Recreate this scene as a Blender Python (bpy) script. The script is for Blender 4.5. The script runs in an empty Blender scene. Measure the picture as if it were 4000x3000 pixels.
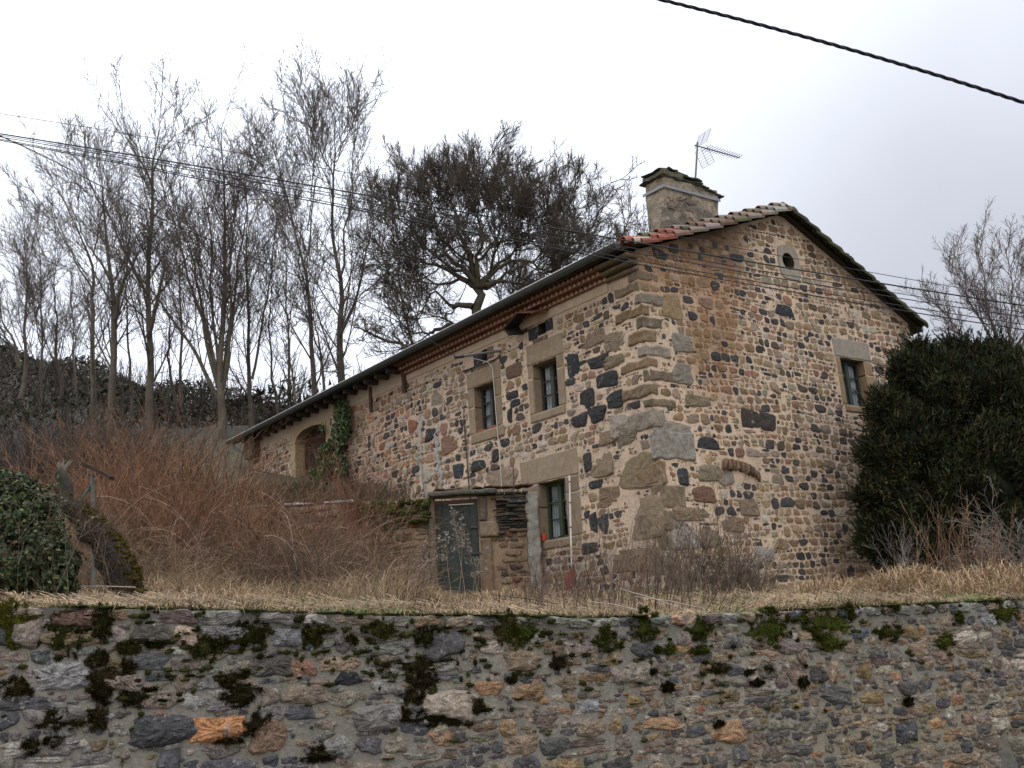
import bpy, math, numpy as np
from mathutils import Matrix, Vector

# ------------------------------------------------------------------ camera, sky, sun, exposure
scene = bpy.context.scene
COL = scene.collection
F_PX, PITCH, ROLL, YAW = 4220.0, 0.2308, 0.056, 0.9373
CAM = np.array([0.0, 0.0, 1.6])
def cam_rows():
    cp, sp = math.cos(PITCH), math.sin(PITCH)
    X = np.array([1, 0, 0.]); Z = np.array([0, cp, sp]); D = np.array([0, sp, -cp])
    c, s = math.cos(ROLL), math.sin(ROLL)
    return np.array([c*X+s*D, -s*X+c*D, Z])
MROT = cam_rows()
cd = bpy.data.cameras.new('camera'); cam = bpy.data.objects.new('camera', cd); COL.objects.link(cam)
cd.sensor_width = 36; cd.lens = F_PX/4000*36; cd.clip_start = .1; cd.clip_end = 2000
mw = Matrix.Identity(4)
for i in range(3):
    mw[i][0] = MROT[0][i]; mw[i][1] = -MROT[1][i]; mw[i][2] = -MROT[2][i]; mw[i][3] = CAM[i]
cam.matrix_world = mw
scene.camera = cam

world = bpy.data.worlds.new('World'); scene.world = world; world.use_nodes = True
wn = world.node_tree.nodes; wl = world.node_tree.links; wn.clear()
w_out = wn.new('ShaderNodeOutputWorld'); w_bg = wn.new('ShaderNodeBackground')
sky = wn.new('ShaderNodeTexSky'); sky.sky_type = 'NISHITA'; sky.sun_disc = False
SUN_EL, SUN_AZ = math.radians(38), math.radians(-62)      # azimuth from +Y towards +X
sky.sun_elevation = SUN_EL; sky.sun_rotation = SUN_AZ
tc = wn.new('ShaderNodeTexCoord')
nrm = wn.new('ShaderNodeVectorMath'); nrm.operation = 'NORMALIZE'; wl.new(tc.outputs['Generated'], nrm.inputs[0])
sep = wn.new('ShaderNodeSeparateXYZ'); wl.new(nrm.outputs[0], sep.inputs[0])
elev = wn.new('ShaderNodeMapRange'); elev.inputs['From Min'].default_value = 0; elev.inputs['From Max'].default_value = 1
elev.inputs['To Min'].default_value = .60; elev.inputs['To Max'].default_value = 4.4
zp = wn.new('ShaderNodeMath'); zp.operation = 'POWER'; zp.inputs[1].default_value = 2.7; zc_ = wn.new('ShaderNodeMath'); zc_.operation = 'MAXIMUM'; zc_.inputs[1].default_value = 0
wl.new(sep.outputs['Z'], zc_.inputs[0]); wl.new(zc_.outputs[0], zp.inputs[0]); wl.new(zp.outputs[0], elev.inputs['Value'])
dot = wn.new('ShaderNodeVectorMath'); dot.operation = 'DOT_PRODUCT'
dot.inputs[1].default_value = (math.sin(math.radians(-24))*.88, math.cos(math.radians(-24))*.88, .47)
wl.new(nrm.outputs[0], dot.inputs[0])
glow = wn.new('ShaderNodeMapRange'); glow.inputs['From Min'].default_value = .72; glow.inputs['From Max'].default_value = 1.0
glow.inputs['To Min'].default_value = 0; glow.inputs['To Max'].default_value = .85; glow.interpolation_type = 'SMOOTHSTEP'
wl.new(dot.outputs['Value'], glow.inputs['Value'])
ns = wn.new('ShaderNodeTexNoise'); ns.inputs['Scale'].default_value = 2.2; ns.inputs['Detail'].default_value = 4
wl.new(nrm.outputs[0], ns.inputs['Vector'])
nm = wn.new('ShaderNodeMapRange'); nm.inputs['To Min'].default_value = -.13; nm.inputs['To Max'].default_value = .13
nm.inputs['From Min'].default_value = .3; nm.inputs['From Max'].default_value = .7; wl.new(ns.outputs['Fac'], nm.inputs['Value'])
dotf = wn.new('ShaderNodeVectorMath'); dotf.operation = 'DOT_PRODUCT'; dotf.inputs[1].default_value = (.20, -.88, .43); wl.new(nrm.outputs[0], dotf.inputs[0])
fr_ = wn.new('ShaderNodeMapRange'); fr_.inputs['From Min'].default_value = .1; fr_.inputs['To Max'].default_value = .75; fr_.inputs['To Min'].default_value = 0; wl.new(dotf.outputs['Value'], fr_.inputs['Value'])
a0 = wn.new('ShaderNodeMath'); a0.operation = 'ADD'; a0.inputs[0].default_value = 0; wl.new(elev.outputs[0], a0.inputs[1])
a1 = wn.new('ShaderNodeMath'); a1.operation = 'ADD'; wl.new(a0.outputs[0], a1.inputs[0]); wl.new(glow.outputs[0], a1.inputs[1])
a2 = wn.new('ShaderNodeMath'); a2.operation = 'ADD'; wl.new(a1.outputs[0], a2.inputs[0]); wl.new(nm.outputs[0], a2.inputs[1])
cloud = wn.new('ShaderNodeVectorMath'); cloud.operation = 'SCALE'; cloud.inputs[0].default_value = (.865, .90, 1.0)
wl.new(a2.outputs[0], cloud.inputs['Scale'])
skys = wn.new('ShaderNodeVectorMath'); skys.operation = 'SCALE'; skys.inputs['Scale'].default_value = .012
wl.new(sky.outputs[0], skys.inputs[0])
addc = wn.new('ShaderNodeVectorMath'); addc.operation = 'ADD'
wl.new(cloud.outputs[0], addc.inputs[0]); wl.new(skys.outputs[0], addc.inputs[1])
wf = wn.new('ShaderNodeVectorMath'); wf.operation = 'SCALE'; wf.inputs[0].default_value = (1.25, 1.08, .88); wl.new(fr_.outputs[0], wf.inputs['Scale'])
addw = wn.new('ShaderNodeVectorMath'); addw.operation = 'ADD'; wl.new(addc.outputs[0], addw.inputs[0]); wl.new(wf.outputs[0], addw.inputs[1])
wl.new(addw.outputs[0], w_bg.inputs['Color']); w_bg.inputs['Strength'].default_value = .88
wl.new(w_bg.outputs[0], w_out.inputs['Surface'])

sl = bpy.data.lights.new('sun', 'SUN'); sl.energy = .9; sl.angle = math.radians(28); sl.color = (1, .95, .87)
so = bpy.data.objects.new('sun', sl); COL.objects.link(so)
sd = Vector((math.sin(SUN_AZ)*math.cos(SUN_EL), math.cos(SUN_AZ)*math.cos(SUN_EL), math.sin(SUN_EL)))
so.rotation_euler = sd.to_track_quat('Z', 'Y').to_euler(); so.location = (0, 0, 40)
scene.view_settings.view_transform = 'Standard'; scene.view_settings.look = 'None'
scene.view_settings.exposure = 0.0; scene.view_settings.gamma = 1.0
scene.cycles.max_bounces = 5; scene.cycles.diffuse_bounces = 3; scene.cycles.transparent_max_bounces = 6
scene.cycles.use_adaptive_sampling = True

# ------------------------------------------------------------------ geometry helpers
def ray(x, y): return MROT.T @ np.array([(x-2000)/F_PX, (y-1500)/F_PX, 1.])
def at(x, y, Y):
    r = ray(x, y); return CAM + r*(Y/r[1])
DF = np.array([-math.cos(YAW), math.sin(YAW), 0]); DG = np.array([math.sin(YAW), math.cos(YAW), 0])
C0 = np.array([2.784, 20.31, 0])
LEAN = .043
def H(u, v, z):
    """house frame: u along the long front from the near corner, v along the gable, z up -> world (arrays ok)"""
    u = np.asarray(u, float); v = np.asarray(v, float); z = np.asarray(z, float)
    uu = u + LEAN*np.maximum(z-2.5, 0)*np.clip(1-u/3.0, 0, 1.2)
    return C0 + uu[..., None]*DF + v[..., None]*DG + z[..., None]*np.array([0, 0, 1.])

def n3(p, f=1.0, s=0):
    """smooth pseudo noise -1..1 at points p (N,3)"""
    x, y, z = p[..., 0]*f+s*1.7, p[..., 1]*f+s*2.3, p[..., 2]*f+s*3.1
    return (np.sin(x*1.7+1.3*np.sin(y*1.3+z))+np.sin(y*2.1+1.7*np.sin(z*1.1+x*.7))+np.sin(z*1.9+1.1*np.sin(x*1.5-y)))/3

class MB:
    def __init__(s): s.v = []; s.n = 0; s.li = []; s.ls = []; s.mi = []; s.c = []; s.sm = []
    def add(s, V, Fc, mat=0, col=(1, 1, 1), smooth=False):
        """V (N,3); Fc (M,k) int array of equal-size faces; col (3,) or (N,3)"""
        V = np.asarray(V, float).reshape(-1, 3); Fc = np.asarray(Fc, int)
        if Fc.ndim == 1: Fc = Fc[None]
        s.v.append(V); s.li.append((Fc+s.n).ravel()); s.ls.append(np.full(len(Fc), Fc.shape[1]))
        s.mi.append(np.full(len(Fc), mat)); s.sm.append(np.full(len(Fc), smooth))
        c = np.asarray(col, float)
        if c.ndim == 1: c = np.tile(c, (len(V), 1))
        s.c.append(c); s.n += len(V)
    def quad(s, a, b, c, d, mat=0, col=(1, 1, 1)): s.add([a, b, c, d], [[0, 1, 2, 3]], mat, col)
    def build(s, name, mats, parent=None):
        me = bpy.data.meshes.new(name)
        V = np.concatenate(s.v); L = np.concatenate(s.li); S = np.concatenate(s.ls)
        me.vertices.add(len(V)); me.vertices.foreach_set('co', V.ravel())
        me.loops.add(len(L)); me.loops.foreach_set('vertex_index', L.astype(np.int32))
        me.polygons.add(len(S)); st = np.concatenate([[0], np.cumsum(S)[:-1]])
        me.polygons.foreach_set('loop_start', st.astype(np.int32))
        try: me.polygons.foreach_set('loop_total', S.astype(np.int32))
        except Exception: pass
        me.polygons.foreach_set('material_index', np.concatenate(s.mi).astype(np.int32))
        me.polygons.foreach_set('use_smooth', np.concatenate(s.sm).astype(bool))
        ca = me.color_attributes.new('Col', 'FLOAT_COLOR', 'POINT')
        C = np.concatenate(s.c); C4 = np.concatenate([C, np.ones((len(C), 1))], 1)
        ca.data.foreach_set('color', C4.ravel().astype(np.float32))
        me.update(calc_edges=True)
        if not isinstance(mats, (list, tuple)): mats = [mats]
        for m in mats: me.materials.append(m)
        o = bpy.data.objects.new(name, me); COL.objects.link(o)
        if parent is not None: o.parent = parent
        return o

def tubes(mb, P, R, sides=4, mat=0, col=(1, 1, 1), smooth=True, cap=False):
    """P (B,n,3) polylines, R (B,n) radii"""
    P = np.asarray(P, float); R = np.asarray(R, float)
    if P.ndim == 2: P = P[None]; R = R[None]
    B, n, _ = P.shape
    T = np.empty_like(P); T[:, 1:-1] = P[:, 2:]-P[:, :-2]; T[:, 0] = P[:, 1]-P[:, 0]; T[:, -1] = P[:, -1]-P[:, -2]
    T /= np.linalg.norm(T, axis=2, keepdims=True)+1e-9
    m = T.mean(1); ref = np.where((np.abs(m[:, 2]) < .8)[:, None], [0, 0, 1.], [1., 0, 0])[:, None, :]
    A = np.cross(T, ref); A /= np.linalg.norm(A, axis=2, keepdims=True)+1e-9
    Bn = np.cross(T, A)
    an = np.arange(sides)*2*math.pi/sides
    V = P[:, :, None, :] + R[:, :, None, None]*(np.cos(an)[None, None, :, None]*A[:, :, None, :]+np.sin(an)[None, None, :, None]*Bn[:, :, None, :])
    V = V.reshape(-1, 3)
    b = np.arange(B)[:, None, None]*n*sides; i = np.arange(n-1)[None, :, None]*sides; k = np.arange(sides)[None, None, :]; k2 = (k+1) % sides
    f = np.stack(np.broadcast_arrays(b+i+k, b+i+k2, b+i+sides+k2, b+i+sides+k), -1).reshape(-1, 4)
    c = np.asarray(col, float)
    if c.ndim == 2 and len(c) == B: c = np.repeat(c, n*sides, 0)
    mb.add(V, f, mat, c, smooth)
    if cap:
        for bb in range(B):
            mb.add(V[bb*n*sides:bb*n*sides+sides], [list(range(sides))[::-1]], mat, col if np.ndim(col) == 1 else c[0])
            mb.add(V[(bb+1)*n*sides-sides:(bb+1)*n*sides], [list(range(sides))], mat, col if np.ndim(col) == 1 else c[0])

def boxv(mb, fn, x0, x1, y0, y1, z0, z1, mat=0, col=(1, 1, 1), seg=.0, rough=0., seed=0, rnd=0.):
    """box in a local frame mapped to world by fn; subdivided, roughened and with softened edges when seg > 0"""
    n = [1, 1, 1] if seg <= 0 else [max(1, int(round(abs(d)/seg))) for d in (x1-x0, y1-y0, z1-z0)]
    if rnd > 0: n = [max(k, 3) for k in n]
    lo = np.array([x0, y0, z0]); hi = np.array([x1, y1, z1])
    def lin(ax):
        t = np.linspace(0, 1, n[ax]+1)
        if rnd > 0 and n[ax] >= 3:
            w = min(.3, rnd*1.3/abs(hi[ax]-lo[ax])); t = np.concatenate([[0], np.linspace(w, 1-w, n[ax]-1), [1]])
        return lo[ax]+(hi[ax]-lo[ax])*t
    for ax in range(3):
        a, b = [(1, 2), (2, 0), (0, 1)][ax]
        for side in (0, 1):
            ga, gb = np.meshgrid(lin(a), lin(b), indexing='ij')
            P = np.zeros(ga.shape+(3,)); P[..., a] = ga; P[..., b] = gb; P[..., ax] = (lo, hi)[side][ax]
            P = P.reshape(-1, 3)
            if rnd > 0:
                e = np.minimum(np.abs(P-lo), np.abs(hi-P)) < 1e-6
                m = (e.sum(1) >= 2)[:, None]
                ctr = (lo+hi)/2
                P = np.where(m & e, P-np.sign(P-ctr)*rnd*.45, P)
            if rough > 0:
                P = P+rough*np.stack([n3(P, 6, seed+1), n3(P, 6, seed+5), n3(P, 6, seed+9)], 1)+rough*.5*np.stack([n3(P, 17, seed+2), n3(P, 17, seed+6), n3(P, 17, seed+7)], 1)
            ma, nb = ga.shape
            i = np.arange(ma-1)[:, None]*nb; j = np.arange(nb-1)[None, :]
            f = np.stack([i+j, i+nb+j, i+nb+j+1, i+j+1], -1).reshape(-1, 4)
            if side == 0: f = f[:, ::-1]
            W = fn(P[:, 0], P[:, 1], P[:, 2])
            mb.add(W, f, mat, col, False)
def ident(x, y, z): return np.stack([x, y, z], -1)

# ------------------------------------------------------------------ tags
def tag(o, label=None, cat=None, group=None, kind=None):
    if label: o['label'] = label
    if cat: o['category'] = cat
    if group: o['group'] = group
    if kind: o['kind'] = kind
    return o
def empty(name, loc, label, cat, group=None):
    o = bpy.data.objects.new(name, None); COL.objects.link(o); o.location = [float(a) for a in loc]
    o.empty_display_size = .2
    return tag(o, label, cat, group)
def adopt(root):
    """children were built in world coordinates: keep them there under the moved root"""
    bpy.context.view_layer.update()
    def rec(o):
        for c in o.children: rec(c)
        if o.parent is not None and o.parent == root: o.matrix_parent_inverse = root.matrix_world.inverted()
    rec(root)

# ------------------------------------------------------------------ materials
def mat(name, base=(1, 1, 1), rough=.9, use_col=True, mott=.25, mscale=8., bump=.0, bscale=30., patch=None, pscale=2., pthr=(.55, .7), spec=.25, bdist=.02, fine=0.):
    m = bpy.data.materials.new(name); m.use_nodes = True; nt = m.node_tree; N = nt.nodes; L = nt.links
    bs = N['Principled BSDF']; bs.inputs['Roughness'].default_value = rough
    bs.inputs['Specular IOR Level'].default_value = spec
    geo = N.new('ShaderNodeNewGeometry')
    def noise(sc, det=4, ro=.6):
        t = N.new('ShaderNodeTexNoise'); t.inputs['Scale'].default_value = sc; t.inputs['Detail'].default_value = det
        t.inputs['Roughness'].default_value = ro; L.new(geo.outputs['Position'], t.inputs['Vector']); return t
    if use_col:
        a = N.new('ShaderNodeVertexColor'); a.layer_name = 'Col'
        mx = N.new('ShaderNodeMix'); mx.data_type = 'RGBA'; mx.blend_type = 'MULTIPLY'; mx.inputs[0].default_value = 1
        L.new(a.outputs['Color'], mx.inputs[6]); mx.inputs[7].default_value = (*base, 1); cur = mx.outputs[2]
    else:
        rgb = N.new('ShaderNodeRGB'); rgb.outputs[0].default_value = (*base, 1); cur = rgb.outputs[0]
    def modulate(cur, sc, amt, det=5):
        t = noise(sc, det, .65); r = N.new('ShaderNodeMapRange')
        r.inputs['From Min'].default_value = .3; r.inputs['From Max'].default_value = .7
        r.inputs['To Min'].default_value = 1-amt; r.inputs['To Max'].default_value = 1+amt
        L.new(t.outputs['Fac'], r.inputs['Value'])
        sc_ = N.new('ShaderNodeVectorMath'); sc_.operation = 'SCALE'; L.new(cur, sc_.inputs[0]); L.new(r.outputs[0], sc_.inputs['Scale'])
        return sc_.outputs[0]
    if mott > 0: cur = modulate(cur, mscale, mott)
    if fine > 0: cur = modulate(cur, mscale*6, fine, 3)
    if patch is not None:
        t = noise(pscale, 6, .65); r = N.new('ShaderNodeMapRange'); r.inputs['From Min'].default_value = pthr[0]; r.inputs['From Max'].default_value = pthr[1]
        L.new(t.outputs['Fac'], r.inputs['Value'])
        mx = N.new('ShaderNodeMix'); mx.data_type = 'RGBA'; L.new(r.outputs[0], mx.inputs[0]); L.new(cur, mx.inputs[6]); mx.inputs[7].default_value = (*patch, 1)
        cur = mx.outputs[2]
    L.new(cur, bs.inputs['Base Color'])
    if bump > 0:
        t = noise(bscale, 6, .7); b = N.new('ShaderNodeBump'); b.inputs['Strength'].default_value = bump; b.inputs['Distance'].default_value = bdist
        L.new(t.outputs['Fac'], b.inputs['Height']); L.new(b.outputs[0], bs.inputs['Normal'])
    return m
M = {}
M['mortar'] = mat('mortar', mott=.20, mscale=3.2, bump=1., bscale=32, fine=.20, bdist=.03)
M['stone'] = mat('field_stone', mott=.30, mscale=11, bump=1., bscale=30, fine=.25, bdist=.03, patch=(.27, .25, .21), pscale=7, pthr=(.60, .72))
M['rstone'] = mat('retaining_stone', mott=.50, mscale=13, bump=.9, bscale=30, fine=.45, bdist=.02, patch=(.32, .31, .285), pscale=14, pthr=(.60, .70))
M['rmortar'] = mat('grey_mortar', mott=.2, mscale=5, bump=.9, bscale=45, fine=.2, bdist=.02, patch=(.10, .098, .085), pscale=4., pthr=(.62, .78))
M['dressed'] = mat('dressed_stone', mott=.16, mscale=7, bump=.6, bscale=60, fine=.14, bdist=.008)
M['render'] = mat('lime_render', mott=.14, mscale=3, bump=.3, bscale=30, fine=.06)
M['chimney'] = mat('chimney_render', mott=.3, mscale=4, bump=1., bscale=9, fine=.2, patch=(.135, .12, .10), pscale=2.6, pthr=(.47, .53), bdist=.05)
M['tile'] = mat('clay_tile', mott=.25, mscale=9, bump=.4, bscale=50, fine=.2)
M['zinc'] = mat('weathered_zinc', mott=.2, mscale=6, rough=.5, spec=.5)
M['wood'] = mat('old_wood', mott=.3, mscale=9, bump=.5, bscale=40, fine=.2)
M['paint'] = mat('flaking_paint', mott=.25, mscale=12, bump=.3, bscale=60, fine=.25, rough=.7)
M['glass'] = mat('old_glass', (.02, .024, .03), .12, False, mott=0, spec=.6)
M['cloth'] = mat('lace_curtain', mott=.2, mscale=30, fine=.2)
M['dark'] = mat('black_backing', (.006, .006, .006), 1, False, mott=0, spec=0)  # near-black sheets behind openings, the unlit depth put into the colour
M['bark'] = mat('bark', mott=.3, mscale=3, bump=.6, bscale=14, fine=.2, bdist=.04)
M['twig'] = mat('twig', mott=.2, mscale=1.5)
M['leaf'] = mat('leaf', mott=.3, mscale=5, rough=.7, spec=.2)
M['needle'] = mat('needle', mott=.45, mscale=2.2, rough=.8, spec=.15)
M['moss'] = mat('moss_green', mott=.6, mscale=22, bump=1., bscale=70, fine=.3, rough=1, spec=.05)
M['straw'] = mat('dry_straw', mott=.3, mscale=2, rough=.8)
M['soil'] = mat('rough_meadow', mott=.35, mscale=3, bump=.6, bscale=20, fine=.3)
M['metal'] = mat('dull_metal', mott=.15, mscale=10, rough=.45, spec=.5)
M['rubber'] = mat('cable_black', mott=.1, mscale=20, rough=.6)
M['plain'] = mat('painted_plain', mott=.12, mscale=15, rough=.7)

# ------------------------------------------------------------------ ground
WA, WB = np.array([-3.73, 7.8]), np.array([4.94, 11.0])
WT = (WB-WA)/np.linalg.norm(WB-WA); WN = np.array([-WT[1], WT[0]])       # along the wall, and towards the house
S_TOP = ([-9, 0, 1.22, 2.78, 4.79, 6.86, 9.27, 16], [2.3, 2.03, 1.95, 1.84, 1.73, 1.71, 1.70, 1.62])
def wall_top(s): return np.interp(s, *S_TOP)
def sm(t): t = np.clip(t, 0, 1); return t*t*(3-2*t)
TERR_Y = 23.4
def ground_z(x, y):
    x = np.asarray(x, float); y = np.asarray(y, float)
    dx, dy = x-WA[0], y-WA[1]; s = dx*WT[0]+dy*WT[1]; d = dx*WN[0]+dy*WN[1]
    low = wall_top(s)-.03+np.maximum(d-.3, 0)*.058*np.clip(1-(d-16)*.02, .4, 1)
    low = np.minimum(low, 2.75+0*low)+.035*np.sin(x*1.9+y*.7)*np.sin(y*1.3-x*.4)*sm(d/2)
    # upper terrace behind the shed wall and the slope to the barn end
    hi = 4.57+(y-TERR_Y)*.09+np.maximum(y-28.5, 0)*.29
    left = sm((-x-2.5)/6)                       # 0 right .. 1 left
    slope = 2.6+sm((y-17)/8)*(1.5+.7*left)+np.maximum(y-25, 0)*.10+np.maximum(y-29, 0)*.24
    base_hi = np.where(x > -6.5, hi, np.maximum(hi*1.0, 0)*1.0)
    beyond = np.where(y > TERR_Y+.12, base_hi, low)
    w = sm((-x-6.0)/3)
    z = beyond*(1-w)+np.where(y > 14, np.maximum(slope, low), low)*w
    right = sm((x-.45)/.15)                      # right of the shed: flat round the house
    fl = np.minimum(low, 2.6)
    z = z*(1-right)+fl*right
    # hillside
    zc = np.clip(32.0-(x+52)*.33, 6, 44); z45 = 4.55+(45-TERR_Y)*.3
    k = sm((y-37)/9)*sm((-x+14)/22)
    hill = np.where(y < 45, z45-(45-y)*.3, z45+(zc-z45)*np.sin(np.clip((y-45)/66, 0, 1.25)*math.pi/2))
    z = z*(1-k)+hill*k
    # road side in front of the wall
    z = np.where(d < .15, 0.0+0*z, z)
    return z
def grid_mesh(name, xs, ys, m, colf):
    gx, gy = np.meshgrid(xs, ys, indexing='ij'); z = ground_z(gx, gy)
    P = np.stack([gx, gy, z], -1).reshape(-1, 3); a, b = gx.shape
    i = np.arange(a-1)[:, None]*b; j = np.arange(b-1)[None, :]
    f = np.stack([i+j, i+b+j, i+b+j+1, i+j+1], -1).reshape(-1, 4)
    mb = MB(); mb.add(P, f, 0, colf(P), True); return mb.build(name, m)
def gcol(P):
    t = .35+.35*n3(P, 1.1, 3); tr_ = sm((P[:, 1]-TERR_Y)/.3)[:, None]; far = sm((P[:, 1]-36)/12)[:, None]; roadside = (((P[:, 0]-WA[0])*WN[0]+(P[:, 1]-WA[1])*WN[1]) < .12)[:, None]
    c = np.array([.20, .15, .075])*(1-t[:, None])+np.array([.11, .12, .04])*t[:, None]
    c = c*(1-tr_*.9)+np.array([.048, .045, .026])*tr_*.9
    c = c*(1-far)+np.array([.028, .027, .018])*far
    return np.where(roadside, np.array([.06, .06, .058]), c)
xs = np.unique(np.concatenate([np.linspace(-400, -40, 30), np.linspace(-40, -12, 40), np.arange(-12, 14, .25), np.linspace(14, 60, 30), np.linspace(60, 400, 15)]))
ys = np.unique(np.concatenate([np.linspace(-60, 4, 12), np.arange(4, 30, .25), [TERR_Y, TERR_Y+.13], np.linspace(30, 60, 40), np.linspace(60, 160, 50), np.linspace(160, 900, 10)]))
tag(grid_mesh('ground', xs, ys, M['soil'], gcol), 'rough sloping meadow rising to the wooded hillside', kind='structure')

# ------------------------------------------------------------------ stones
def pick(rng, pal, n):
    w = np.array([p[0] for p in pal], float); idx = rng.choice(len(pal), n, p=w/w.sum())
    c = np.array([p[1] for p in pal])[idx]; c = c*(1+rng.uniform(-.22, .22, (n, 1)))*(1+rng.uniform(-.06, .06, (n, 3)))
    return c, idx
P_HOUSE = [(22, (.052, .050, .049)), (27, (.215, .148, .092)), (21, (.28, .205, .132)), (18, (.23, .19, .145)), (4, (.22, .13, .09)), (6, (.36, .315, .26)), (6, (.085, .065, .05))]
P_WALL = [(24, (.075, .076, .080)), (24, (.16, .152, .138)), (18, (.20, .165, .125)), (4, (.24, .16, .10)), (12, (.125, .105, .09)), (14, (.26, .245, .22)), (9, (.17, .13, .08))]
P_SHED = [(16, (.08, .065, .052)), (35, (.19, .135, .09)), (25, (.25, .185, .12)), (10, (.15, .07, .045)), (10, (.13, .12, .10))]
def layout(rng, u0, u1, z0, z1, rh, asp, split=.14, wave=.3):
    out = []; z = z0; rows = []
    while z < z1: rows.append(z); z += rng.uniform(*rh)
    rows.append(z); ph = rng.uniform(0, 6.28, (len(rows), 3)); mh = (rh[0]+rh[1])/2
    def zb(i, u): return rows[i]+wave*mh*(.6*math.sin(u*1.9/mh*.12+ph[i, 0])+.4*math.sin(u*4.7/mh*.12+ph[i, 1]))+.25*mh*math.sin(u*.9+rows[i]*.8)
    for i in range(len(rows)-1):
        u = u0-rng.uniform(0, mh)
        while u < u1:
            a, b = zb(i, u), zb(i+1, u); h = max(.05, b-a); w = h*rng.uniform(*asp)
            w = max(w, mh*.5); uc = u+w/2; a, b = zb(i, uc), zb(i+1, uc); h = max(.04, b-a)
            if rng.random() < split and h > mh*.9:
                t = rng.uniform(.35, .65)
                out.append((uc, a+h*t/2, w/2, h*t/2)); out.append((uc, a+h*(1+t)/2, w/2, h*(1-t)/2))
            elif rng.random() < .10:
                t = rng.uniform(.6, .85); out.append((u+w*t/2, (a+b)/2, w*t/2, h/2)); out.append((u+w*(1+t)/2, (a+b)/2+rng.uniform(-.2, .2)*h, w*(1-t)/2, h*.3))
            else: out.append((uc, (a+b)/2, w/2, h/2))
            u += w
    return np.array(out)
def layout3(rng, u0, u1, z0, z1, rh, asp, blocked, extra=None, pbig=.16, split=.14, wave=.3):
    """large stones first, then the ordinary ones, then chips in the gaps that are left"""
    B = layout(rng, u0, u1, z0, z1, (rh[0]*1.5, rh[1]*1.6), (asp[0], asp[1]*.85), .0, wave)
    B = drop(B[rng.random(len(B)) < pbig], blocked, .008, extra)
    rB = blocked+[(x-w, x+w, z-h, z+h) for x, z, w, h in B]
    A = drop(layout(rng, u0, u1, z0, z1, rh, asp, split, wave), rB, -.012, extra)
    rA = rB+[(x-w, x+w, z-h, z+h) for x, z, w, h in A]
    Cc = layout(rng, u0, u1, z0, z1, (rh[0]*.5, rh[0]*.8), (1.0, 2.4), .0, wave)
    Cc = drop(Cc[rng.random(len(Cc)) < .6], rA, -.012, extra)
    return np.concatenate([B, A, Cc])
def add_stones(mb, rng, S, col, mapf, gap=.012, bulge=.03, npt=13, mat=0, irr=.12, sink=-.014, rings=((1.05, None), (.98, .28), (.86, .75), (.55, .97)), shrink=(.86, 1.04), rot=.06, p=4.6, hn=.008, hf_=26., smooth=False):
    n = len(S)
    if n == 0: return
    cx, cz, a, b = S.T
    a = np.maximum(a-gap, .02)*rng.uniform(*shrink, n); b = np.maximum(b-gap, .015)*rng.uniform(*shrink, n)
    th = (np.arange(npt)/npt*2*math.pi)[None]+rng.uniform(-.12, .12, (n, npt))
    c, s = np.cos(th), np.sin(th)
    pe = rng.uniform(p*.7, p*1.5, n)[:, None]; r = (np.abs(c)**pe+np.abs(s)**pe)**(-1/pe)
    k = rng.uniform(0, 6.28, (n, 3))
    r = r*(1+irr*(.5*np.sin(2*th+k[:, :1])+.45*np.sin(3*th+k[:, 1:2])+.3*np.sin(5*th+k[:, 2:]))+rng.normal(0, irr*.35, (n, npt)))
    ro = rng.normal(0, rot, n)[:, None]
    X = r*c; Z = r*s
    k1, k2, k3 = rng.normal(0, .13, (3, n, 1)); X, Z = X*(1+k1*Z), Z*(1+k2*X)
    X = X+k3*Z*np.minimum(1, (b/a)[:, None]); X = a[:, None]*X; Z = b[:, None]*Z
    X, Z = X*np.cos(ro)-Z*np.sin(ro), X*np.sin(ro)+Z*np.cos(ro)
    hh = bulge*rng.uniform(.6, 1.25, n)*np.clip(b/.07, .5, 1.6)
    tx, tz = rng.normal(0, .06, (2, n))
    VV, HH = [], []
    for sc, hf in rings:
        x, z = X*sc, Z*sc
        h = np.full_like(x, sink) if hf is None else hh[:, None]*hf+tx[:, None]*x+tz[:, None]*z
        uu_ = np.stack([x+cx[:, None], z+cz[:, None]], -1)
        if hf is not None: q3 = np.concatenate([uu_, np.zeros(uu_.shape[:2]+(1,))], -1); h = h+hn*(n3(q3, hf_, 3)+.6*n3(q3, hf_*2.3, 8)+rng.normal(0, .22, x.shape))
        VV.append(uu_); HH.append(h)
    VV.append(np.stack([cx, cz], -1)[:, None]); HH.append(hh[:, None]*1.02)
    UV = np.concatenate(VV, 1); Hh = np.concatenate(HH, 1); nr = len(rings); nv = nr*npt+1
    W = mapf(UV[..., 0].ravel(), UV[..., 1].ravel(), Hh.ravel())
    f = []; kk = np.arange(npt); k2 = (kk+1) % npt
    q = np.concatenate([np.stack([r_*npt+kk, r_*npt+k2, (r_+1)*npt+k2, (r_+1)*npt+kk], -1) for r_ in range(nr-1)])
    t = np.stack([(nr-1)*npt+kk, (nr-1)*npt+k2, np.full(npt, nr*npt)], -1)
    off = (np.arange(n)*nv)[:, None, None]
    cc = np.repeat(col, nv, 0)
    base = mb.n
    mb.add(W, (q[None]+off).reshape(-1, 4), mat, cc, smooth)
    # triangles reuse the vertices just added
    Fc = (t[None]+off).reshape(-1, 3)
    mb.li.append((Fc+base).ravel()); mb.ls.append(np.full(len(Fc), 3)); mb.mi.append(np.full(len(Fc), mat)); mb.sm.append(np.full(len(Fc), smooth))
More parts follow.
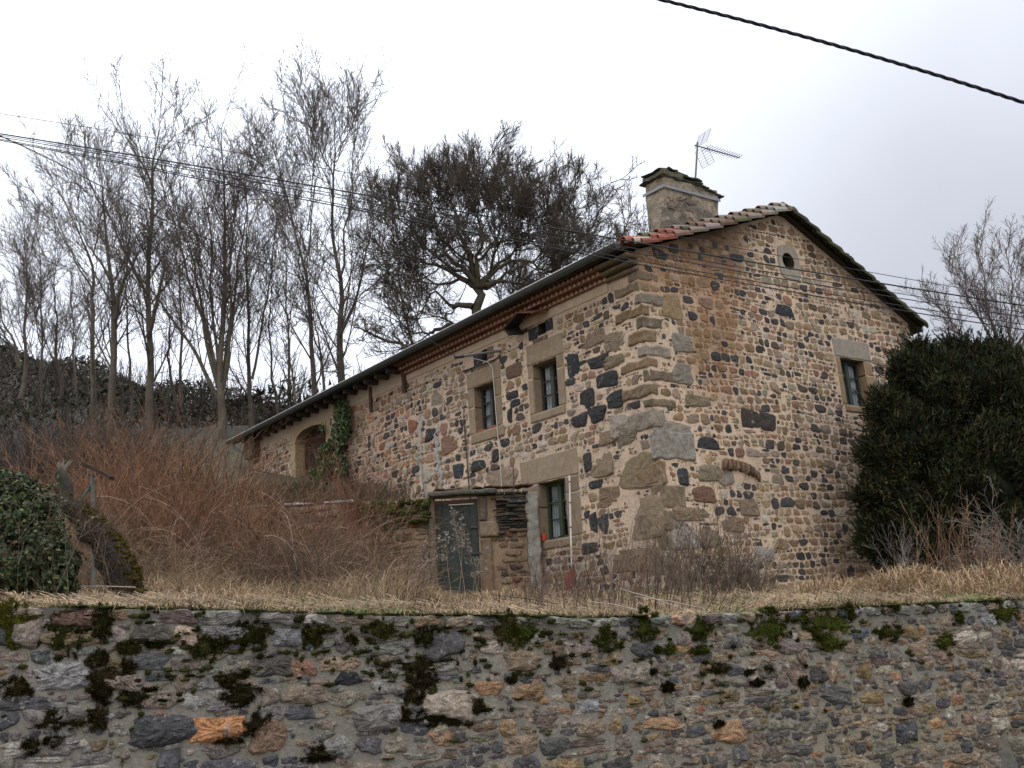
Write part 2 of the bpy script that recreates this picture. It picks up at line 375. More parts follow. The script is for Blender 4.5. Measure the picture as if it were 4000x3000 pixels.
def drop(S, rects, m=.0, extra=None):
    keep = np.ones(len(S), bool)
    for (a, b, c, d) in rects:
        ox = np.minimum(S[:, 0]+S[:, 2], b+m)-np.maximum(S[:, 0]-S[:, 2], a-m); oz = np.minimum(S[:, 1]+S[:, 3], d+m)-np.maximum(S[:, 1]-S[:, 3], c-m)
        keep &= ~((ox > .025) & (oz > .02))
    if extra is not None: keep &= extra(S)
    return S[keep]
def panel(mb, u0, u1, z0, top, holes, mapf, colf, cell=.25, mat=0, hz=0.):
    us = np.unique(np.round(np.concatenate([np.arange(u0, u1, cell), [u1]]+[[h[0], h[1]] for h in holes]), 4)); us = us[(us >= u0) & (us <= u1)]
    zmax = max(top(u) for u in us)
    zs = np.unique(np.round(np.concatenate([np.arange(z0, zmax, cell), [zmax]]+[[h[2], h[3]] for h in holes]), 4)); zs = zs[zs >= z0]
    V = []; Fq = []
    for i in range(len(us)-1):
        a, b = us[i], us[i+1]
        if b-a < 1e-4: continue
        ta, tb = top(a), top(b); m = (a+b)/2
        for j in range(len(zs)-1):
            c, d = zs[j], zs[j+1]; n_ = (c+d)/2
            if any(h[0] < m < h[1] and h[2] < n_ < h[3] for h in holes): continue
            if c >= max(ta, tb): continue
            k = len(V); V += [(a, min(c, ta)), (b, min(c, tb)), (b, min(d, tb)), (a, min(d, ta))]; Fq.append((k, k+1, k+2, k+3))
    V = np.array(V); W = mapf(V[:, 0], V[:, 1], np.full(len(V), hz)); mb.add(W, Fq, mat, colf(V[:, 0], V[:, 1]))

# ------------------------------------------------------------------ THE FARMHOUSE
house = empty('farmhouse', H(0., 0., 2.5), 'long two-storey rubble stone farmhouse with tiled roof and gable end towards the road', 'house')
fmap = lambda u, z, h: H(u, -h, z)
gmap = lambda v, z, h: H(-h, v, z)
SAG = lambda u: -.016*np.asarray(u)
WIN = [dict(u0=3.03, u1=3.90, z0=6.40, z1=7.51, l0=2.73, l1=4.10, lt=8.00, sb=6.20, s0=2.80, s1=4.08, t='upper'),
       dict(u0=5.40, u1=6.27, z0=6.40, z1=7.51, l0=5.11, l1=6.55, lt=7.92, sb=6.14, s0=5.08, s1=6.48, t='mid'),
       dict(u0=3.00, u1=3.94, z0=3.60, z1=4.85, l0=2.50, l1=4.58, lt=5.44, sb=3.40, s0=2.74, s1=3.98, t='low')]
ARCH = (14.25, 16.42, 6.6, 8.30)
HOLE1 = (3.32, 3.62, 8.12, 8.38); HOLE2 = (5.62, 5.86, 8.05, 8.34)
fholes = [(w['u0'], w['u1'], w['z0'], w['z1']) for w in WIN]+[ARCH, HOLE1, HOLE2]
ftop = lambda u: 9.02+SAG(u)
QS = []; QF = []; QG = []; rng = np.random.default_rng(3); z = 2.3; i = 0
while z < 8.6:
    h = rng.uniform(.22, .31) if z > 5.4 else rng.uniform(.34, .52)
    lu, lv = (rng.uniform(.50, .95), rng.uniform(.16, .34)) if i % 2 else (rng.uniform(.16, .34), rng.uniform(.45, .95))
    if z < 5.4: lu *= 1.15
    q = [(.20, .15, .095), (.165, .13, .09), (.19, .155, .115), (.18, .125, .075), (.22, .19, .15)][rng.integers(0, 5)]
    zt = min(z+h, 8.62)
    if 4.75 < z < 5.1: lu, lv, h, zt, q = .22, 1.0, .60, z+.60, (.235, .22, .19)
    QS.append((lu, lv, z, zt, q)); QF.append((0, lu, z, zt)); QG.append((0, lv, z, zt)); z += h; i += 1
def fcol(u, z):
    P = np.stack([u, z, 0*u], -1)
    c = np.tile([.53, .41, .31], (len(u), 1))*(1+.10*n3(P, .8, 2)[:, None])
    grey = sm((3.9-z)/.9)[:, None]*.35+sm((u-7.6)/1.5)[:, None]*.12
    c = c*(1-grey)+np.array([.33, .30, .25])*grey
    warm = (sm((u-9.2)/1.2)*sm((13.5-u)/2))[:, None]*.5
    return c*(1-warm)+np.array([.38, .245, .165])*warm
mb = MB(); rng = np.random.default_rng(11)
panel(mb, 0, 19.9, 2.0, ftop, fholes, fmap, fcol)
# plaster strip under the eave and cement repair streaks
def strip(u0, u1, zb, zt, h, col, m=2): 
    for a in np.arange(u0, u1, .5):
        b = min(a+.5, u1)
        boxv(mb, H, a, b, -h, .01, zb+SAG(a)*.2, zt+SAG(a)*.2, m, col)
big = [  # large blocks near the ground and odd long stones (centre u, z, half w, half h, colour)
    (.62, 4.62, .58, .33, (.20, .155, .10)), (.55, 3.72, .50, .42, (.21, .165, .11)), (1.55, 4.25, .33, .20, (.19, .14, .09)), (1.75, 4.95, .36, .26, (.20, .155, .105)), (1.1, 5.62, .26, .24, (.28, .25, .21)),
    (5.35, 5.10, .62, .29, (.25, .195, .14)), (6.75, 4.98, .55, .24, (.22, .165, .115)), (1.25, 2.95, .55, .22, (.16, .12, .08)), (.5, 2.85, .45, .26, (.17, .13, .085)),
    (2.35, 3.3, .3, .12, (.038, .037, .037)), (1.95, 4.55, .28, .10, (.038, .037, .037)), (1.85, 3.75, .19, .20, (.045, .045, .05)), (2.15, 3.78, .13, .22, (.04, .042, .048)),
    (1.35, 6.62, .42, .18, (.037, .036, .036)), (2.05, 6.35, .30, .24, (.037, .036, .036)), (1.75, 5.98, .32, .19, (.037, .036, .036)), (2.35, 5.95, .30, .16, (.038, .037, .037)), (1.15, 6.15, .30, .20, (.038, .037, .037)),
    (2.42, 7.15, .25, .28, (.032, .035, .042)), (1.55, 7.05, .38, .15, (.038, .037, .037)), (.95, 7.35, .34, .19, (.20, .16, .11)), (1.6, 7.6, .36, .17, (.19, .145, .10)), (1.05, 6.95, .34, .13, (.18, .14, .095)), (.9, 5.35, .3, .2, (.17, .14, .10)),
    (2.2, 5.05, .16, .22, (.05, .045, .045)), (1.45, 5.45, .3, .14, (.20, .15, .10)),
    (4.85, 6.55, .10, .18, (.038, .037, .037)), (4.72, 7.0, .26, .10, (.038, .037, .037)), (4.62, 6.8, .22, .1, (.038, .037, .037)), (4.6, 7.55, .30, .17, (.14, .09, .06)),
    (7.1, 5.62, .26, .20, (.045, .047, .055)), (6.2, 5.62, .34, .14, (.038, .037, .037)), (5.5, 5.75, .16, .17, (.038, .037, .037)), (7.45, 6.35, .36, .22, (.20, .12, .08)), (8.3, 6.75, .3, .17, (.038, .037, .037))]
big = [(x, z, w*.88, h*.88, c) if c[0] < .06 else (x, z, w, h, c) for x, z, w, h, c in big]
BS = np.array([b[:4] for b in big]); BC = np.array([b[4] for b in big])
rects = [(w['l0'], w['l1'], w['z1'], w['lt']) for w in WIN]+[(min(w['u0'], w['l0']+.02), max(w['u1'], w['l1']-.02), w['z0'], w['z1']) for w in WIN]+[(w['s0'], w['s1'], w['sb'], w['z0']) for w in WIN]
rects += [(2.75, 4.15, 3.4, 4.9), (ARCH[0]-.28, ARCH[1]+.28, 6.5, 8.62), (3.1, 4.15, 8.08, 8.40), (5.35, 6.6, 8.0, 8.38)]
zstrip = lambda u: 8.42+SAG(u)*.35
S = layout3(rng, .1, 19.95, 2.1, 9.0, (.12, .195), (.85, 2.2), rects+[(x-w, x+w, z-h, z+h) for x, z, w, h in BS]+QF,
            lambda S: (S[:, 1]+S[:, 3] < zstrip(S[:, 0])-.01) & (S[:, 0] > .1) & (S[:, 0]+S[:, 2] < 19.88), pbig=.07)
C, _ = pick(rng, P_HOUSE, len(S))
left_small = (S[:, 0] > 8.2)
red = left_small & (rng.random(len(S)) < .35); C[red] = C[red]*np.array([1.25, .95, .85])
add_stones(mb, rng, S, C, fmap, gap=.007, bulge=.016, mat=1)
add_stones(mb, rng, BS, BC, fmap, gap=.0, bulge=.02, mat=1, npt=26, shrink=(1.0, 1.06), irr=.05, p=7, rot=.03, hn=.012, hf_=16)
strip(1.0, 9.55, 8.43, 8.66, .02, (.47, .37, .275)); strip(9.55, 13.2, 8.38, 8.72, .015, (.40, .31, .235)); strip(13.2, 17.0, 8.40, 8.74, .015, (.36, .28, .2))
for q in ((8.75, 4.9, 7.3), (7.95, 4.9, 6.9)):           # grey cement streaks running down old cracks
    zz = np.arange(q[1], q[2], .12)
    Sx = np.array([(q[0]+.10*math.sin(z*2.2)+rng.normal(0, .035), z, rng.uniform(.05, .10), .10) for z in zz])
    add_stones(mb, rng, Sx, np.tile([.36, .35, .33], (len(Sx), 1)), fmap, gap=0, bulge=.02, mat=0, irr=.3)
facade = mb.build('front_wall', [M['mortar'], M['stone'], M['render']], house)

# gable wall
RIDGE = (4.70, 10.80); EV_L, EV_R = 9.05, 8.52
def gline(v): 
    v = np.asarray(v, float)
    return np.where(v < RIDGE[0], EV_L+(RIDGE[1]-EV_L)*(v+.15)/(RIDGE[0]+.15), RIDGE[1]+(EV_R-RIDGE[1])*(v-RIDGE[0])/(9.45-RIDGE[0]))
gtop = lambda v: float(gline(v))-.06
GW = dict(u0=6.05, u1=6.92, z0=6.33, z1=7.45, l0=5.86, l1=7.22, lt=7.93, sb=6.15, s0=5.95, s1=7.1)
GD = (6.03, 7.05, 2.2, 4.54); OC = (4.72, 9.58, .20, .205)
gholes = [(GW['u0'], GW['u1'], GW['z0'], GW['z1']), GD, (OC[0]-.22, OC[0]+.22, OC[1]-.22, OC[1]+.22)]
def stain(v, z):
    a = sm(1-np.abs(v-2.0-.25*np.sin(z*1.7))/1.35)*sm((z-5.2)/2.0); b = sm((z-7.7)/.9)*sm((3.7-v)/1.0)
    return np.maximum(a, b*.9)*(.8+.2*np.sin(v*9+np.sin(z*3)*2))
def gcolr(v, z):
    P = np.stack([v, z, 0*v], -1)
    c = np.tile([.53, .41, .31], (len(v), 1))*(1+.09*n3(P, .9, 7)[:, None])
    s = stain(v, z)[:, None]*.85
    c = c*(1-s)+np.array([.23, .115, .05])*s
    g = (np.exp(-((v-1.45)/.16)**2)*sm((z-6.6)/.5)*sm((8.3-z)/.6))[:, None]*.6
    c = c*(1-g)+np.array([.18, .15, .03])*g
    soot = (np.exp(-((v-2.3)/.95)**2)*sm((z-8.75)/.5))[:, None]*.75
    c = c*(1-soot)+np.array([.05, .042, .035])*soot
    o = (sm((3.0-z)/.5)*sm((v-4.8)/.8))[:, None]*.5
    return c*(1-o)+np.array([.42, .25, .14])*o
mb = MB(); rng = np.random.default_rng(5)
panel(mb, 0, 9.0, 2.0, gtop, gholes, gmap, gcolr, cell=.2)
big = [(.48, 5.22, .50, .28, (.225, .20, .165)), (1.35, 4.55, .33, .17, (.18, .15, .105)), (1.05, 4.12, .30, .16, (.15, .085, .06)), (1.75, 4.5, .22, .17, (.2, .18, .15)), (.55, 4.45, .13, .17, (.04, .042, .05)),
       (.75, 3.72, .52, .13, (.20, .15, .10)), (.45, 3.3, .40, .26, (.27, .25, .22)), (1.15, 3.3, .3, .2, (.16, .125, .085)), (.85, 7.95, .26, .26, (.24, .175, .10)), (1.35, 5.15, .28, .12, (.04, .042, .048)),
       (.95, 6.55, .30, .22, (.19, .17, .14)), (1.0, 7.2, .28, .2, (.2, .18, .15)), (1.25, 6.0, .34, .13, (.18, .15, .10)), (4.35, 8.35, .28, .13, (.035, .038, .045)), (2.75, 5.75, .30, .19, (.05, .042, .035)), (3.25, 5.72, .24, .2, (.05, .042, .036)),
       (1.75, 3.55, .34, .16, (.17, .12, .08)), (2.3, 3.9, .26, .18, (.17, .13, .09)), (2.55, 2.95, .3, .16, (.27, .25, .22))]
BS = np.array([b[:4] for b in big]); BC = np.array([b[4] for b in big])
rects = [(GW['l0'], GW['l1'], GW['z1'], GW['lt']), (GW['u0']-.2, GW['u1']+.2, GW['z0'], GW['z1']), (GW['s0'], GW['s1'], GW['sb'], GW['z0']), (GD[0]-.16, GD[1]+.2, 2, 4.95), (4.36, 5.12, 9.18, 9.96)]
S = layout3(rng, .1, 9.0, 2.1, 10.8, (.12, .195), (.85, 2.0), rects+[(x-w, x+w, z-h, z+h) for x, z, w, h in BS]+QG+[(1.62, 2.75, 4.38, 4.92)],
            lambda S: (S[:, 1]+S[:, 3] < gline(S[:, 0])-.12) & (S[:, 0]+S[:, 2] < 8.97), pbig=.05, split=.15)
C, idx = pick(rng, P_HOUSE, len(S))
k = stain(S[:, 0], S[:, 1])[:, None]*.75*(C.mean(1) > .06)[:, None]; C = C*(1-k)+np.array([.19, .10, .045])*k
add_stones(mb, rng, S, C, gmap, gap=.008, bulge=.016, mat=1)
add_stones(mb, rng, BS, BC, gmap, gap=.0, bulge=.02, mat=1, npt=26, shrink=(1.0, 1.05), irr=.05, p=7, rot=.03, hn=.012, hf_=16)
# relieving arch of upright slabs
Sx, Cx = [], []
for i, v in enumerate(np.linspace(1.72, 2.7, 12)):
    Sx.append((v, 4.74-.28*((v-1.95)/.9)**2*(v > 1.95), .036, .12)); Cx.append([(.17, .11, .07), (.22, .15, .09), (.09, .07, .05)][i % 3])
add_stones(mb, rng, np.array(Sx), np.array(Cx), gmap, gap=0, bulge=.07, mat=1, shrink=(.9, 1), rot=.15)
gable = mb.build('gable_wall', [M['mortar'], M['stone']], house)

# hidden back and far walls close the volume
mb = MB()
mb.quad(*[H(*p) for p in ((0.02, 8.98, 2), (19.9, 8.98, 2), (19.9, 8.98, 8.2), (.02, 8.98, 8.3))], 0, (.36, .28, .2))
mb.quad(*[H(*p) for p in ((19.9, 0, 2), (19.9, 9, 2), (19.9, 9, 8.0), (19.9, 0, 8.7))], 0, (.36, .28, .2))
mb.add([H(19.9, 0, 8.7), H(19.9, 9, 8.0), H(19.9, 4.7, 10.3)], [[0, 1, 2]], 0, (.36, .28, .2))
mb.build('back_wall', M['mortar'], house)

# quoins
mb = MB(); rng = np.random.default_rng(33)
for i, (lu, lv, za, zb_, q) in enumerate(QS):
    boxv(mb, H, -.022-rng.uniform(0, .02), lu-.02, -.022-rng.uniform(0, .02), lv-.02, za+rng.uniform(.008, .03), zb_-rng.uniform(.008, .03), 0, np.array(q)*rng.uniform(.8, 1.15), seg=.06, rough=.024, seed=i*7, rnd=.034)
mb.build('quoins', M['stone'], house)
# corner corbel slabs under the eave
mb = MB()
for k, (zb, ou) in enumerate(((8.60, .10), (8.72, .22), (8.85, .34))):
    boxv(mb, H, -.06-.02*k, 1.0, -ou, .02, zb, zb+.085, 0, (.17, .13, .09), seg=.15, rough=.012, seed=k, rnd=.03)
mb.build('corbel_slabs', M['stone'], house)

# windows -----------------------------------------------------------
def make_window(w, fn, seed, cur, frame_col, red_bits=False, narrow=None):
    rng = np.random.default_rng(seed); u0, u1, z0, z1 = w['u0'], w['u1'], w['z0'], w['z1']
    dep = .26; fr = MB(); fc = frame_col
    def fb(a, b, c, d, y0=dep-.05, y1=dep+.0, col=fc): boxv(fr, fn, a, b, y0, y1, c, d, 0, col, seg=.12, rough=.003, seed=seed)
    t = .055
    fb(u0+.005, u0+t, z0+.01, z1-.01); fb(u1-t, u1-.005, z0+.01, z1-.01); fb(u0+t, u1-t, z0+.01, z0+.075); fb(u0+t, u1-t, z1-.07, z1-.01)
    m = (u0+u1)/2; fb(m-.055, m+.055, z0+.075, z1-.07, dep-.07, dep-.005)
    for k in (1, 2):
        zz = z0+.075+(z1-z0-.145)*k/3
        fb(u0+t, m-.055, zz-.016, zz+.016, dep-.035, dep); fb(m+.055, u1-t, zz-.016, zz+.016, dep-.035, dep)
    # near-black sheet stands in for the unlit room behind
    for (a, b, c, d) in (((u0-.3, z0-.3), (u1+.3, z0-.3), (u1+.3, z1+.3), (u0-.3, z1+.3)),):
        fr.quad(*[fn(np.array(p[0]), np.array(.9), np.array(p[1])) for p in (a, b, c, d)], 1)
    o = fr.build('window', [M['paint'], M['dark']], house)
    g = MB(); g.quad(*[fn(np.array(a), np.array(dep-.018), np.array(c)) for a, c in ((u0+t, z0+.07), (u1-t, z0+.07), (u1-t, z1-.06), (u0+t, z1-.06))])
    gl = g.build('pane', M['glassy'], o)
    # curtains: pleated sheet
    for (a, b, zc) in cur:
        A = np.linspace(a, b, 26); Zs = np.linspace(zc, z1-.05, 8)
        ga, gz = np.meshgrid(A, Zs, indexing='ij'); yy = dep+.04+.014*np.sin(ga*75+1.5*np.sin(gz*3)+seed)
        P = fn(ga.ravel(), yy.ravel(), gz.ravel()); i = np.arange(25)[:, None]*8; j = np.arange(7)[None]
        f = np.stack([i+j, i+8+j, i+9+j, i+j+1], -1).reshape(-1, 4)
        cb = MB(); c = np.clip(.50+.22*np.sin(ga.ravel()*75)+.1*np.sin(gz.ravel()*23+ga.ravel()*9), .2, .8)[:, None]*np.array([.95, 1, 1.05])
        cb.add(P, f, 0, c, True); cb.build('curtain', M['cloth'], o)
    sc = np.array(w.get('sc', (.245, .19, .13)))
    a = MB(); boxv(a, fn, w['l0'], w['l1'], -.022, .27, z1, w['lt'], 0, np.array(w.get('lc', sc*w.get('lk', 1.))), seg=.14, rough=.008, seed=seed, rnd=.03); a.build('lintel', M['dressed'], o)
    for (x0, x1, cc) in ((w['l0']+.02, u0, .92), (u1, w['l1']-.02, 1.05)):
        if abs(x1-x0) < .04: continue
        a = MB(); zc = z0+(z1-z0)*rng.uniform(.55, .8)
        boxv(a, fn, x0, x1, -.018, .27, z0, zc-.004, 0, sc*cc, seg=.14, rough=.007, seed=seed+3, rnd=.02)
        boxv(a, fn, x0+.02*rng.random(), x1, -.016, .27, zc+.004, z1-.002, 0, sc*cc*.9, seg=.14, rough=.007, seed=seed+4, rnd=.02)
        a.build('jamb', M['dressed'], o)
    a = MB(); boxv(a, fn, w['s0'], w['s1'], -.03, .27, w['sb'], z0-.002, 0, sc*.95, seg=.14, rough=.009, seed=seed+8, rnd=.03); a.build('sill', M['dressed'], o)
    return o
gm = bpy.data.materials.new('window_glass'); gm.use_nodes = True
_n = gm.node_tree.nodes; _l = gm.node_tree.links; _n.clear()
_o = _n.new('ShaderNodeOutputMaterial'); _t = _n.new('ShaderNodeBsdfTransparent'); _t.inputs[0].default_value = (.78, .82, .84, 1)
_g = _n.new('ShaderNodeBsdfGlossy'); _g.inputs['Roughness'].default_value = .08; _x = _n.new('ShaderNodeMixShader'); _x.inputs[0].default_value = .12
_l.new(_t.outputs[0], _x.inputs[1]); _l.new(_g.outputs[0], _x.inputs[2]); _l.new(_x.outputs[0], _o.inputs[0]); M['glassy'] = gm
fn_f = lambda u, y, z: H(u, y, z)
fn_g = lambda v, y, z: H(y, v, z)
FC = (.045, .048, .043)
WIN[0].update(sc=(.245, .190, .130), lk=.98); WIN[1].update(sc=(.235, .180, .120)); WIN[2].update(sc=(.235, .185, .130), lk=1.05)
make_window(WIN[0], fn_f, 21, [(3.50, 3.84, 6.5), (3.08, 3.40, 6.62)], FC)
make_window(WIN[1], fn_f, 22, [(5.92, 6.20, 6.5)], FC)
make_window(WIN[2], fn_f, 23, [(3.50, 3.88, 3.68), (3.06, 3.42, 4.0)], (.05, .07, .045))
GWd = dict(GW, sc=(.24, .17, .10), lc=(.235, .21, .175))
make_window(GWd, fn_g, 24, [(6.12, 6.85, 6.4)], (.045, .056, .052))
# grey granite lintel look comes from its own colour
# oculus
mb = MB(); an = np.linspace(0, 2*math.pi, 33)[:-1]
ci = np.stack([OC[0]+OC[2]*np.cos(an), OC[1]+OC[3]*np.sin(an)], -1)
co = np.stack([OC[0]+.03+.36*np.sign(np.cos(an))*np.abs(np.cos(an))**.45, OC[1]-.02+.41*np.sign(np.sin(an))*np.abs(np.sin(an))**np.where(np.sin(an) > 0, .95, .6)], -1)
def ringq(A, ha, B, hb):
    n = len(A); V = np.concatenate([gmap(A[:, 0], A[:, 1], np.full(n, ha)), gmap(B[:, 0], B[:, 1], np.full(n, hb))]); k = np.arange(n)
    return V, np.stack([k, (k+1) % n, n+(k+1) % n, n+k], -1)
gc = (.25, .225, .19)
for A, ha, B, hb in ((co, -.01, co, .03), (co, .03, ci, .03), (ci, .03, ci, -.35)):
    V, f = ringq(A, ha, B, hb); mb.add(V, f, 0, gc if hb > 0 else (.06, .045, .03))  # reveal coloured darker than the surround to imitate shade in the hole
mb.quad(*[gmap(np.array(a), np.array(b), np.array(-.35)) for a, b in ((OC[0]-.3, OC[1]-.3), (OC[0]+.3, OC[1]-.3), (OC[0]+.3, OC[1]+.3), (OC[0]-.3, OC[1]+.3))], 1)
mb.build('oculus', [M['dressed'], M['dark']], house)
# gable doorway half hidden by the yew
mb = MB(); boxv(mb, fn_g, GD[0]-.13, GD[1]+.2, -.02, .3, 4.54, 4.93, 0, (.24, .19, .13), seg=.15, rough=.008, rnd=.03)
boxv(mb, fn_g, GD[0]-.13, GD[0], -.018, .3, 2.2, 4.538, 0, (.23, .17, .11), seg=.15, rough=.008, rnd=.02, seed=2)
boxv(mb, fn_g, GD[1], GD[1]+.2, -.018, .3, 2.2, 4.538, 0, (.23, .17, .11), seg=.15, rough=.008, rnd=.02, seed=3)
boxv(mb, fn_g, GD[0], GD[1], .28, .34, 2.2, 4.54, 1, (.03, .03, .025), seg=.2)
mb.build('doorway', [M['dressed'], M['wood']], house)
# small vent holes with basalt blocks
for hl in (HOLE1, HOLE2):
    mb = MB()
    for a, b, c, d in ((hl[0], hl[1], hl[2], hl[3]),):
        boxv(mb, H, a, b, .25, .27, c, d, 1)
        for q in (((a, .0, c), (a, .26, c), (a, .26, d), (a, 0., d)), ((b, 0., c), (b, .26, c), (b, .26, d), (b, 0., d)), ((a, 0., c), (b, 0., c), (b, .26, c), (a, .26, c)), ((a, 0., d), (b, 0., d), (b, .26, d), (a, .26, d))):
            mb.quad(*[H(*p) for p in q], 0, (.05, .045, .04))
    boxv(mb, H, hl[0]-.26, hl[0]-.005, -.03, .1, hl[2]+.02, hl[3]+.02, 0, (.035, .037, .044) if hl is HOLE1 else (.22, .14, .11), seg=.1, rough=.006, rnd=.02)
    boxv(mb, H, hl[1]+.005, hl[1]+.34, -.03, .1, hl[2]-.04, hl[3]-.02, 0, (.035, .037, .044), seg=.1, rough=.006, rnd=.02)
    boxv(mb, H, hl[0]-.05, hl[1]+.2, -.025, .1, hl[2]-.17, hl[2]-.045, 0, (.14, .10, .07), seg=.1, rough=.006, rnd=.02)
    mb.build('vent_opening', [M['stone'], M['dark']], house)
# little open shelter of boards hanging under the eave
mb = MB()
def slab(mb, a, b, c, d, th, m, col):
    a, b, c, d = [np.array(p, float) for p in (a, b, c, d)]; n = np.cross(b-a, d-a); n = n/np.linalg.norm(n)*th
    V = [a, b, c, d, a+n, b+n, c+n, d+n]; mb.add(V, [(0, 1, 2, 3), (7, 6, 5, 4), (0, 4, 5, 1), (1, 5, 6, 2), (2, 6, 7, 3), (3, 7, 4, 0)], m, col)
slab(mb, H(3.15, .0, 8.62), H(3.15, -.45, 8.50), H(3.75, -.45, 8.66), H(3.75, 0., 8.80), .03, 0, (.14, .055, .035))
slab(mb, H(3.75, .0, 8.80), H(3.75, -.45, 8.66), H(4.35, -.45, 8.42), H(4.35, 0., 8.55), .03, 0, (.03, .022, .018))
slab(mb, H(4.33, .0, 8.52), H(4.33, -.43, 8.40), H(4.15, -.43, 8.22), H(4.15, 0., 8.30), .03, 0, (.025, .02, .016))
slab(mb, H(3.2, .02, 8.62), H(4.3, .02, 8.5), H(4.2, .02, 8.3), H(3.3, .02, 8.42), .02, 0, (.03, .022, .018))
mb.build('eave_hood', M['wood'], house)

# genoise (tile cornice) -------------------------------------------
mb = MB(); an = np.linspace(0, math.pi, 8)
rng = np.random.default_rng(8)
for row in range(3):
    zb = 8.665+.112*row; proj = .09+.105*row
    for i, u in enumerate(np.arange(1.0+(row % 2)*.085, 9.55, .17)):
        s = float(SAG(u))*.55; c0 = np.array([.30, .115, .075])*rng.uniform(.55, 1.15)
        ro, ri = .083, .066; U = u+ro*np.cos(an); Zo = zb+ro*1.08*np.sin(an)+s; Ui = u+ri*np.cos(an); Zi = zb+ri*1.08*np.sin(an)+s
        n = 8
        A = H(U, np.full(n, -proj), Zo); B = H(U, np.full(n, .02), Zo); Cc = H(Ui, np.full(n, -proj), Zi); D = H(Ui, np.full(n, .02), Zi)
        k = np.arange(n-1)
        mb.add(np.concatenate([A, B, Cc, D]), np.concatenate([np.stack([k, k+1, n+k+1, n+k], -1), np.stack([2*n+k, 2*n+k+1, k+1, k], -1), np.stack([3*n+k, 3*n+k+1, 2*n+k+1, 2*n+k], -1)]), 0, c0)
        y = -proj+.018
        mb.add(H(np.append(Ui, u), np.full(n+1, y), np.append(Zi, zb+s)), [list(range(n))], 1, np.array([.42, .33, .25])*rng.uniform(.75, 1.1))
    for a in np.arange(1.0, 9.5, .5):
        s = float(SAG(a))*.55
        boxv(mb, H, a, a+.5, -proj-.006, .02, zb-.022+s, zb-.004+s, 0, (.20, .10, .065))
        boxv(mb, H, a, a+.5, -proj+.06, .02, zb-.003+s, zb+.09+s, 0, (.12, .06, .04))
mb.build('tile_cornice', [M['tile'], M['render']], house)
# boarded soffit with rafters at the far end and two wooden struts
mb = MB()
for u in np.arange(9.7, 20, .62): boxv(mb, H, u, u+.11, -.42, .05, 8.80+float(SAG(u))*.9, 8.93+float(SAG(u))*.9, 0, (.05, .04, .032))
boxv(mb, H, 9.4, 9.52, -.10, .05, 8.1, 8.72, 0, (.09, .045, .032), seg=.1, rough=.006); boxv(mb, H, 11.3, 11.42, -.06, .05, 7.95, 8.66, 0, (.07, .04, .03), seg=.1, rough=.006)
boxv(mb, H, 19.2, 19.9, -.3, .05, 8.0, 8.55, 0, (.10, .07, .05), seg=.1, rough=.02)
mb.build('rafters', M['wood'], house)

# roof --------------------------------------------------------------
mb = MB(); rng = np.random.default_rng(17)
UV0, UV1 = -.18, 20.6
def rz(v, u): 
    v = np.asarray(v, float)
    z = np.where(v < RIDGE[0], 9.02+(10.86-9.02)*(v+.43)/(RIDGE[0]+.43), 10.86+(8.50-10.86)*(v-RIDGE[0])/(9.45-RIDGE[0]))
    return z+SAG(u)
for (va, vb) in ((-.43, RIDGE[0]), (RIDGE[0], 9.40)):
    for k in range(20):
        a = UV0+.06+(UV1-UV0-.06)*k/20; b = UV0+.06+(UV1-UV0-.06)*(k+1)/20
        for dz, m_ in ((-.02, 0), (-.075, 1)):
            mb.quad(H(a, va, rz(va, a)+dz), H(b, va, rz(va, b)+dz), H(b, vb, rz(vb, b)+dz), H(a, vb, rz(vb, a)+dz), m_, (.10, .085, .06) if m_ == 0 else (.05, .038, .028))
    mb.quad(H(UV0+.06, va, rz(va, 0)-.02), H(UV0+.06, vb, rz(vb, 0)-.02), H(UV0+.06, vb, rz(vb, 0)-.075), H(UV0+.06, va, rz(va, 0)-.075), 1, (.06, .045, .035))
mb.quad(H(UV0+.06, -.43, rz(-.43, 0)-.02), H(UV1, -.43, rz(-.43, UV1)-.02), H(UV1, -.43, rz(-.43, UV1)-.075), H(UV0+.06, -.43, rz(-.43, 0)-.075), 1, (.06, .045, .035))
def tile(u, v0, v1, lift0, lift1, r0, r1, c, flip=False, mossy=0., roll=0.):
    n = 7; a = np.linspace(-.1, math.pi+.1, n)+roll
    V = []
    for v, lf, r in ((v0, lift0, r0), (v1, lift1, r1)):
        for rr in (r, r-.018): V.append(H(u+rr*np.cos(a), np.full(n, v), float(rz(v, u))+lf+rr*np.sin(a)*.9))
    V = np.concatenate(V); k = np.arange(n-1)
    f = [np.stack([k, k+1, 2*n+k+1, 2*n+k], -1), np.stack([n+k, n+k+1, 3*n+k+1, 3*n+k], -1), np.stack([k, k+1, n+k+1, n+k], -1), np.stack([2*n+k, 2*n+k+1, 3*n+k+1, 3*n+k], -1)]
    mb.add(V, np.concatenate(f), 0, c)
PT = [(5, (.17, .105, .08)), (4, (.19, .155, .13)), (4, (.13, .08, .06)), (3, (.24, .22, .195)), (3, (.08, .08, .045))]
